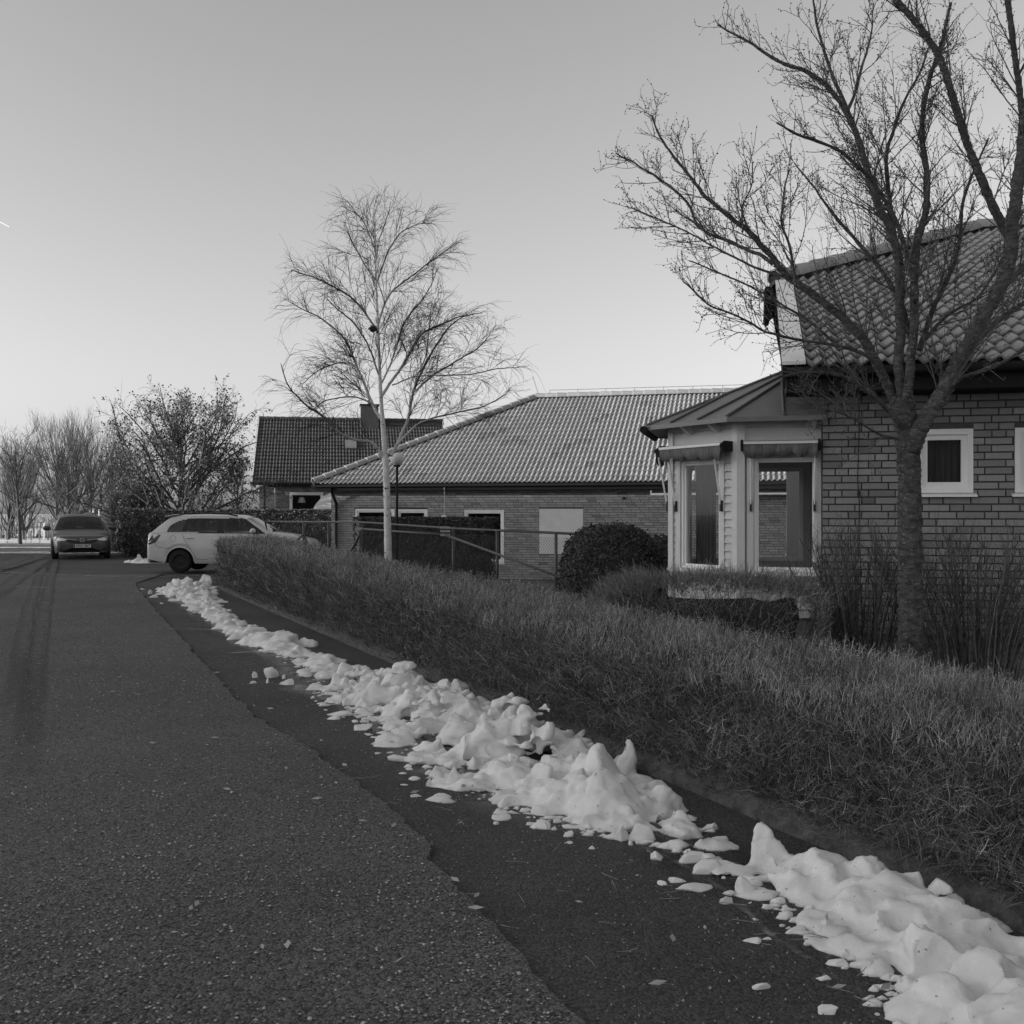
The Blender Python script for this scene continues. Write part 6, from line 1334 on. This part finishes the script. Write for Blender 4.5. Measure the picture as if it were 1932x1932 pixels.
# silver estate car on the drive, seen from its right side
def fz(x, y): return ((x - 100) * .002576, (762 - y) * .002576)
W_poly = [fz(*p) for p in [(312, 362), (330, 325), (360, 290), (420, 258), (500, 240), (800, 233), (1060, 232), (1130, 284), (1200, 332), (1275, 388), (830, 378)]]
panes = [('quarter', [fz(*p) for p in [(325, 356), (345, 320), (380, 285), (440, 260), (495, 252), (455, 360)]]), ('reardoor', [fz(*p) for p in [(508, 362), (530, 275), (560, 250), (800, 246), (803, 370)]]), ('frontdoor', [fz(*p) for p in [(872, 374), (850, 250), (1040, 246), (1110, 295), (1150, 340), (1150, 382)]])]
fab = dict(L=4.24, W=1.64, paint=MT['car_w'], rim=MT['steel'], wr=.285, sill=.235, x0=.14, x1=3.92, wheels=(.889, 3.35), capf=.32, capr=.14, rake={1: .35, -1: .10},
           top=[(.1, 1.0), (.6, 1.01), (2.0, 1.0), (3.1, .985), (3.3, .965), (3.6, .92), (3.95, .80)], plan=[(.1, .93), (.5, .985), (1.2, 1), (3.2, 1), (3.7, .95), (3.95, .88)], cab=(.16, 3.16),
           roof=[(.16, 1.02), (.32, 1.17), (.52, 1.345), (.62, 1.405), (.9, 1.435), (1.4, 1.45), (2.0, 1.44), (2.35, 1.41), (2.58, 1.345), (2.85, 1.19), (3.16, .975)], hroof=.43, tumble=.15, panes=panes, trimpoly=W_poly, screen=(2.52, 3.12), hatch=(.2, .56), seats=(1.15, 2.05))
FZc = 25.5
Fc, fe, fsd, fW, fhit = car('parked_car', 'silver estate car parked across the drive behind the hedge end', ((D(539) - 966) / PX * FZc, FZc + .82, .03), 0.0, fab)
for sg in (-1, 1):
    rl_ = MB().tube([(.78, sg * .60, 1.43), (.92, sg * .60, 1.475), (1.5, sg * .60, 1.49), (2.0, sg * .595, 1.475), (2.28, sg * .59, 1.42)], .02, 7).build('roof_rail', MT['plastic'], Fc, smooth=True)
    fsd([fz(*p) for p in [(185, 380), (258, 392), (225, 445), (205, 470), (135, 492), (130, 470), (160, 410)]], 'tail_lamp', MT['tail'], sg)
    fsd([fz(*p) for p in [(462, 372), (485, 430), (530, 500), (575, 570), (612, 630), (720, 632)]], 'door_seam', MT['plastic'], sg, .001, False, r=.004)
    fsd([fz(*p) for p in [(840, 380), (845, 500), (840, 632)]], 'door_seam', MT['plastic'], sg, .001, False, r=.004)
    fsd([fz(*p) for p in [(205, 480), (230, 512), (355, 525)]], 'bumper_seam', MT['plastic'], sg, .001, False, r=.004)
    fsd([fz(378 + 30 * math.cos(i * .524), 428 + 29 * math.sin(i * .524)) for i in range(13)], 'fuel_flap_ring', MT['plastic'], sg, .0005, False, r=.003)
    fsd([fz(*p) for p in [(508, 424), (578, 424)]], 'door_handle', MT['car_w'], sg, .014, False, r=.014)
    fsd([fz(*p) for p in [(885, 432), (955, 432)]], 'door_handle', MT['car_w'], sg, .014, False, r=.014)
    fsd([fz(*p) for p in [(108, 610), (150, 640), (330, 650), (330, 665), (160, 660), (115, 635)]], 'bumper_skirt', MT['plastic'], sg)
    fsd([fz(*p) for p in [(1535, 460), (1580, 452), (1640, 470), (1680, 492), (1600, 490), (1545, 475)]], 'head_lamp', MT['lamp'], sg)
    mv = ICO2[0] * np.array([.075, .10, .075]); mv = mv + np.array([fz(1160, 358)[0], sg * (fW + .06), fz(1160, 358)[1]]); link('wing_mirror', np_mesh('wing_mirror', mv, ICO2[1], smooth=True), MT['car_w'], Fc)
    MB().box((fz(1135, 0)[0], sg * (fW - .03), fz(0, 383)[1]), (fz(1190, 0)[0], sg * (fW + .12), fz(0, 374)[1])).build('mirror_foot', MT['plastic'], Fc)
MB().prism([(.46, -.62, 1.40), (.46, .62, 1.40), (.70, .6, 1.445), (.70, -.6, 1.445)], (0, 0, .022)).build('roof_spoiler', MT['car_w'], Fc)
MB().tube([(1.0, 0, 1.46), (.82, 0, 1.6)], .005, 5).build('aerial', MT['plastic'], Fc); MB().tube([(.14, .1, 1.0), (.1, -.25, 1.06)], .008, 5).build('rear_wiper', MT['plastic'], Fc)
fe([(-.5, .42), (.5, .42), (.46, .56), (-.46, .56)], 'grille', MT['plastic'], 1); fe([(-.26, .72), (.26, .72), (.26, .83), (-.26, .83)], 'number_plate', MT['plate'], -1)

# dark hatchback facing the camera
hx, hy = .42, -.9075
ast = dict(L=4.37, W=1.81, paint=MT['car_d'], rim=MT['metal'], wr=.315, sill=.20, x0=.25, x1=3.95, wheels=(.85, 3.51), capf=.42, capr=.25, rake={1: .55, -1: .15},
           top=[(.25, .98), (.8, 1.0), (2.0, .97), (2.85, .945), (3.1, .93), (3.6, .86), (3.95, .755)], plan=[(.25, .9), (.7, .98), (1.4, 1), (3.2, 1), (3.7, .96), (3.95, .90)], cab=(.3, 3.12),
           roof=[(.3, 1.0), (.55, 1.22), (.8, 1.36), (1.1, 1.43), (1.6, 1.46), (2.1, 1.44), (2.35, 1.37), (2.7, 1.18), (3.12, .925)], hroof=.47, tumble=.20,
           panes=[('rear', [(.95, 1.04), (1.05, 1.33), (1.45, 1.38), (1.45, 1.02)]), ('front', [(1.53, 1.02), (1.53, 1.385), (2.1, 1.36), (2.55, 1.08), (2.55, 1.0)])], trimpoly=None, screen=(2.27, 3.08), hatch=(.35, .85), seats=(1.1, 1.95))
AZ = 33.2; ax_ = (D(308) - 966) / PX * AZ
Ac, ae, asd, aW, ahit = car('parked_car', 'dark hatchback standing in the street facing the camera', (ax_ - hx * 4.37, AZ - hy * 4.37, .0), math.atan2(hy, hx), ast)
for sg in (-1, 1):
    ae([(sg * .43, .665), (sg * .60, .705), (sg * .80, .755), (sg * .83, .72), (sg * .80, .64), (sg * .66, .615), (sg * .52, .625)], 'head_lamp', MT['lamp'], 1)
    ae([(sg * .50, .30), (sg * .60, .36), (sg * .80, .40), (sg * .80, .29), (sg * .72, .27)], 'fog_lamp_intake', MT['plastic'], 1)
    ae([(sg * .52, .275), (sg * .80, .262), (sg * .80, .275), (sg * .56, .29)], 'intake_trim', MT['chrome'], 1)
    mv = ICO2[0] * np.array([.09, .125, .085]) + np.array([2.62, sg * (aW + .13), 1.01]); link('wing_mirror', np_mesh('wing_mirror', mv, ICO2[1], smooth=True), MT['car_d'], Ac)
    MB().box((2.56, sg * (aW - .08), .955), (2.64, sg * (aW + .1), .975)).build('mirror_foot', MT['plastic'], Ac)
    ae([(sg * .16, .632), (sg * .46, .668), (sg * .46, .682), (sg * .16, .65)], 'grille_bar', MT['chrome'], 1, .012)
    asd([(1.5, .96), (1.49, .5), (1.45, .3)], 'door_seam', MT['plastic'], sg, .001, False, r=.004); asd([(2.75, .93), (2.75, .5), (2.7, .3)], 'door_seam', MT['plastic'], sg, .001, False, r=.004)
ae([(-.48, .655), (-.2, .60), (.2, .60), (.48, .655), (.42, .57), (.25, .53), (-.25, .53), (-.42, .57)], 'upper_grille', MT['plastic'], 1)
ae([(-.44, .30), (.44, .30), (.38, .37), (-.38, .37)], 'lower_grille', MT['plastic'], 1)
ae([(-.78, .225), (.78, .225), (.78, .245), (-.78, .245)], 'bumper_lip', MT['chrome'], 1)
h, _n = ahit((9, .004, .635), (-1, 0, 0)); xe = (h.x if h else 4.36) + .03
em = MB(); em.tube([(xe, .062 * math.cos(i * 6.2832 / 18), .632 + .062 * math.sin(i * 6.2832 / 18)) for i in range(19)], .0085, 6, cap=False)
em.prism([(xe - .004, -.085, .634), (xe - .004, .012, .645), (xe - .004, -.004, .631), (xe - .004, .085, .630), (xe - .004, -.012, .619), (xe - .004, .004, .634)], (.01, 0, 0)); em.build('emblem', MT['chrome'], Ac)
h, _n = ahit((9, .05, .452), (-1, 0, 0)); xp = (h.x if h else 4.36) + .012
pl = MB().box((xp, -.26, .395), (xp + .014, .26, .505)).build('number_plate', MT['plate'], Ac)
tc = bpy.data.curves.new('plate_text', 'FONT'); tc.body = 'ODC 867'; tc.size = .105; tc.align_x = 'CENTER'; tc.align_y = 'CENTER'; tc.extrude = .001; tc.offset = .002
to = bpy.data.objects.new('plate_text', tc); C.objects.link(to); dg = bpy.context.evaluated_depsgraph_get(); tm_ = bpy.data.meshes.new_from_object(to.evaluated_get(dg)); bpy.data.objects.remove(to)
tm_.materials.clear(); tm_.materials.append(MT['ink']); o = link('plate_lettering', tm_, None, pl); o.location = (xp + .0155, .02, .45); o.rotation_euler = (math.pi / 2, 0, math.pi / 2)
MB().box((xp + .0145, -.255, .40), (xp + .0155, -.215, .50)).build('country_band', MT['tail'], pl)
MB().prism([(2.5, -.06, 1.30), (2.54, -.06, 1.24), (2.54, .06, 1.24), (2.5, .06, 1.30)], (-.03, 0, -.01)).build('rear_view_mirror', MT['plastic'], Ac)
MB().box((2.35, -.62, .88), (2.75, .62, .96)).build('dashboard', MT['plastic'], Ac)

# ------------------------------------------------------------------ wire fence, rails and gate before the low house
FA = P(D(940), D(1956), 27.2); FB = P(D(1350), D(1958), 23.6); FC = P(D(1700), D(1982), 21.0); FD_ = P(D(2230), D(2005), 17.6)
FN = thing('wire_fence', 'chain link fence with grey pipe rails before the low brick house', 'fence', (FB.x, FB.y, 0)); fo = Vector((FB.x, FB.y, 0))
def fl(p): return p - fo
MB().tube([fl(FA), fl(FB), fl(FC), fl(FD_)], .024, 8).build('top_rail', MT['pipe'], FN, smooth=True)
def fence_y(p, zz): return Vector((p.x, p.y, zz))
posts = [FB, FA.lerp(FB, .74), FA.lerp(FB, .52), FC, FC.lerp(FD_, .76), FA.lerp(FB, .1), FC.lerp(FD_, .35)]
for i, p in enumerate(posts): MB().tube([fl(fence_y(p, -.3)), fl(fence_y(p, p.z - .01))], .055 if i == 0 else .03, 8).build('post', MT['pipe'], FN, smooth=True)
for p, d in ((FB, (-.62, .25)), (FA.lerp(FB, .52), (.5, -.2)), (FA.lerp(FB, .52), (-1.1, .3))):
    MB().tube([fl(p + Vector((0, -.05, -.28 if p is FB else -.3))), fl(Vector((p.x + d[0], p.y + d[1], -.05)))], .03, 8).build('brace', MT['pipe'], FN)
p0 = P(D(1350), D(1983), 23.4); p1 = P(D(1670), D(2006), 20.9); p2 = P(D(1790), D(2042), 20.0); p3 = P(D(2110), D(2168), 17.2)
MB().tube([fl(p0), fl(p1)], .024, 8).build('lower_rail', MT['pipe'], FN, smooth=True); MB().tube([fl(p1), fl(p3)], .024, 8).build('sloping_rail', MT['pipe'], FN, smooth=True)
for p in (P(D(1668), D(1978), 20.9), P(D(1670), D(1992), 20.9), p1): MB().box(tuple(fl(p) + Vector((-.1, -.04, -.022))), tuple(fl(p) + Vector((.1, .04, .022)))).build('rail_clamp', MT['metal'], FN)
MB().box(tuple(fl(p0) + Vector((-.1, -.07, -.03))), tuple(fl(p0) + Vector((.06, .03, .03)))).build('rail_clamp', MT['metal'], FN)
nb = NB(); Pw = []; Dw = []; Lw = []
for a, b in ((FA, FB), (FB, FC), (FC, FD_)):
    Lf = math.hypot(b.x - a.x, b.y - a.y); ex = Vector(((b.x - a.x) / Lf, (b.y - a.y) / Lf, 0)); z0 = -.1; Hh = min(a.z, b.z) - .06 - z0; st = .075
    for sg in (1, -1):
        k = -Hh if sg > 0 else 0
        while k < (Lf if sg > 0 else Lf + Hh):
            x0_ = max(k, 0) if sg > 0 else k; x0_ = k; za_ = 0; x1_ = k + sg * Hh; zb_ = Hh
            lo_, hi_ = (0, Lf)
            def clipx(xa, za, xb, zb):
                if xa > xb: xa, za, xb, zb = xb, zb, xa, za
                if xb <= lo_ or xa >= hi_: return None
                s = (zb - za) / (xb - xa)
                if xa < lo_: za += (lo_ - xa) * s; xa = lo_
                if xb > hi_: zb += (hi_ - xb) * s; xb = hi_
                return xa, za, xb, zb
            cc = clipx(x0_, za_, x1_, zb_)
            if cc:
                qa = a + ex * cc[0]; qb = a + ex * cc[2]; A_ = np.array([qa.x, qa.y, z0 + cc[1]]); B_ = np.array([qb.x, qb.y, z0 + cc[3]]); Pw.append(A_ - np.array(fo)); Dw.append(B_ - A_); Lw.append(np.linalg.norm(B_ - A_))
            k += st
n = len(Pw); V, F, _ = twigs(np.array(Pw), np.array(Dw), np.array(Lw), np.full(n, .0021), np.zeros((n, 3)), 1, 3, 1.0, np.random.default_rng(3)); nb.add(V, F, 1.0); nb.build('chain_link_mesh', MT['pipe'], FN, kind='stuff')

# park lamp behind the birch
lp = P(D(1489), 966, 22.6); LT = thing('park_lamp', 'slim lamp post with round glass shade right behind the birch trunk', 'lamp', (lp.x, lp.y, -.3))
ztop = P(0, D(1745), 22.6).z + .3; MB().tube([(0, 0, 0), (0, 0, ztop)], [.032, .026], 8).build('pole', MT['dark'], LT, smooth=True)
pr = [(.06, 0), (.115, .03), (.145, .10), (.15, .16), (.13, .22), (.08, .26), (.02, .28)]; vs = []; fs_ = []; n = 20
for i in range(n):
    a = 6.2832 * i / n
    for r_, z in pr: vs.append((r_ * math.cos(a), r_ * math.sin(a), ztop + z))
for i in range(n):
    for j in range(len(pr) - 1): fs_.append((i * 7 + j, ((i + 1) % n) * 7 + j, ((i + 1) % n) * 7 + j + 1, i * 7 + j + 1))
MB().add(vs, fs_).build('lamp_shade', MT['offwhite'], LT, smooth=True); MB().tube([(0, 0, ztop - .03), (0, 0, ztop + .01)], .075, 12).build('lamp_collar', MT['dark'], LT)
# slatted bin behind the silver car, with poles leaning on it
BZn = 38.6; b0 = P(D(520), 966, BZn); b1 = P(D(590), 966, BZn); BN = thing('compost_bin', 'dark slatted compost bin at the hedge behind the silver car', 'bin', (b0.x, BZn, 0))
wdt = b1.x - b0.x + .25; hb = P(0, D(1968), BZn).z
for i in range(9): x = i * wdt / 9; MB().box((x, -.012, .02), (x + wdt / 9 * .78, .012, hb)).build('slat', MT['wood'], BN)
for i in range(9): y = .05 + i * .1; MB().box((-.02, y, .02), (.0, y + .08, hb - .02)).build('slat', MT['wood'], BN)
MB().box((-.06, -.05, hb + .002), (wdt + .05, 1.0, hb + .06)).build('lid', MT['tile_far'], BN); MB().box((.03, .03, .0), (wdt - .03, .94, hb - .03)).build('liner', MT['plastic'], BN)
for i, (xa, xb, lb) in enumerate([(D(516), D(512), 'pale stick leaning upright on the left of the compost bin'), (D(511), D(523), 'pale slanting pole leaning on the compost bin'), (D(527), D(522), 'pale upright pole on the right leaning on the compost bin')]):
    o = MB().tube([tuple(P(xb, D(2064), BZn - .25)), tuple(P(xa, D(1978 if i else 1984), BZn - .1))], .018, 6).build('garden_pole', MT['verge']); tag(o, lb, 'pole', 'poles by the compost bin')

# far field: van, posts, shed
VZ = 150.0; vb = P(D(56), 966, VZ); vg = float(terr(vb.x, VZ))
zt_v = P(0, D(1981), VZ).z; sc_v = (zt_v - vg) / 2.0
VN = thing('delivery_van', 'pale van parked beyond the snowy field at far left', 'van', (vb.x, VZ, vg))
VL = (D(166) - D(56)) / PX * VZ; f = VL / 4.6
pv = [(0, .5), (.05, .8), (.7, 1.0), (1.15, 1.55), (1.5, 1.9), (4.5, 1.95), (4.6, 1.85), (4.6, .35), (.1, .35)]
MB().prism([(x * f, 0, z * sc_v) for x, z in pv], (0, 1.9, 0)).build('body', MT['offwhite'], VN)
MB().prism([(x * f, -.02, z * sc_v) for x, z in [(.95, 1.08), (1.3, 1.55), (1.55, 1.75), (1.95, 1.75), (1.95, 1.08)]], (0, .03, 0)).build('side_window', MT['plastic'], VN)
for x in (.85, 3.7): MB().tube([(x * f, -.03, .33), (x * f, .2, .33)], .34, 16).build('wheel', MT['rubber'], VN)
MB().box((1.7 * f, .3, 1.93 * sc_v), (2.0 * f, 1.5, 2.02 * sc_v)).build('roof_beacon', MT['offwhite'], VN); MB().box((4.1 * f, .3, 1.96 * sc_v), (4.4 * f, 1.5, 2.03 * sc_v)).build('roof_beacon', MT['offwhite'], VN)
FZ2 = 62.0
for i, x in enumerate([28, 96, 116, 148, 205]):
    q = P(D(x), 966, FZ2); g_ = float(terr(q.x, FZ2)); o = MB().box((-.035, -.035, -.1), (.035, .035, .72)).build('fence_post', MT['wood']); o.location = (q.x, q.y, g_)
    tag(o, ['leftmost short wooden post at the snowy field edge', 'short wooden post just right of the street tree', 'second short wooden post right of the street tree', 'thicker wooden post left of the dark car', 'wooden post hidden beside the dark car mirror'][i], 'post', 'field posts')
SZ = 95.0; q0 = P(D(166), 966, SZ); SH = thing('open_shed', 'small open shed with pale posts beside the van at far left', 'shed', (q0.x, SZ, float(terr(q0.x, SZ))))
hs = P(0, D(1960), SZ).z - float(terr(q0.x, SZ))
for i, dx in enumerate((0, .35, .72, 1.0, 3.4)): MB().box((dx - .06, -.06, 0), (dx + .06, .06, hs * (.95 if i % 2 else 1))).build('post', MT['verge'] if i in (0, 3) else MT['wood'], SH)
MB().prism([(-.3 + .8, -.5, hs), (6.5, -.5, hs), (6.5, 2.5, hs + .9), (.5, 2.5, hs + .9)], (0, 0, .08)).build('roof', MT['sheet'], SH); MB().box((.9, 2.2, 0), (6.3, 2.3, hs)).build('wall', MT['wood'], SH)
for i, (x, y0_, y1_, z_) in enumerate([(258, 1925, 1960, 70), (350, 1900, 1955, 75), (372, 1905, 1955, 78)]):
    q = P(D(x), 966, z_); zt2 = P(0, D(y0_), z_).z; o = MB().tube([(0, 0, float(terr(q.x, z_))), (0, 0, zt2)], .05, 6).build('pale_pole', MT['white']); o.location = (q.x, z_, 0)
    tag(o, ['thin white pole above the middle of the dark car roof', 'thin white pole right of the dark car, left of a pair', 'thin white pole right of the dark car, right of a pair'][i], 'pole', 'white poles')
# contrail
a = P(-20, 408, 3500); b = P(19, 428, 3500); o = MB().tube([tuple(a), tuple(b)], [3.2, 2.2], 8).build('contrail', MT['contrail']); tag(o, 'short bright contrail low in the sky at the left edge', 'contrail')
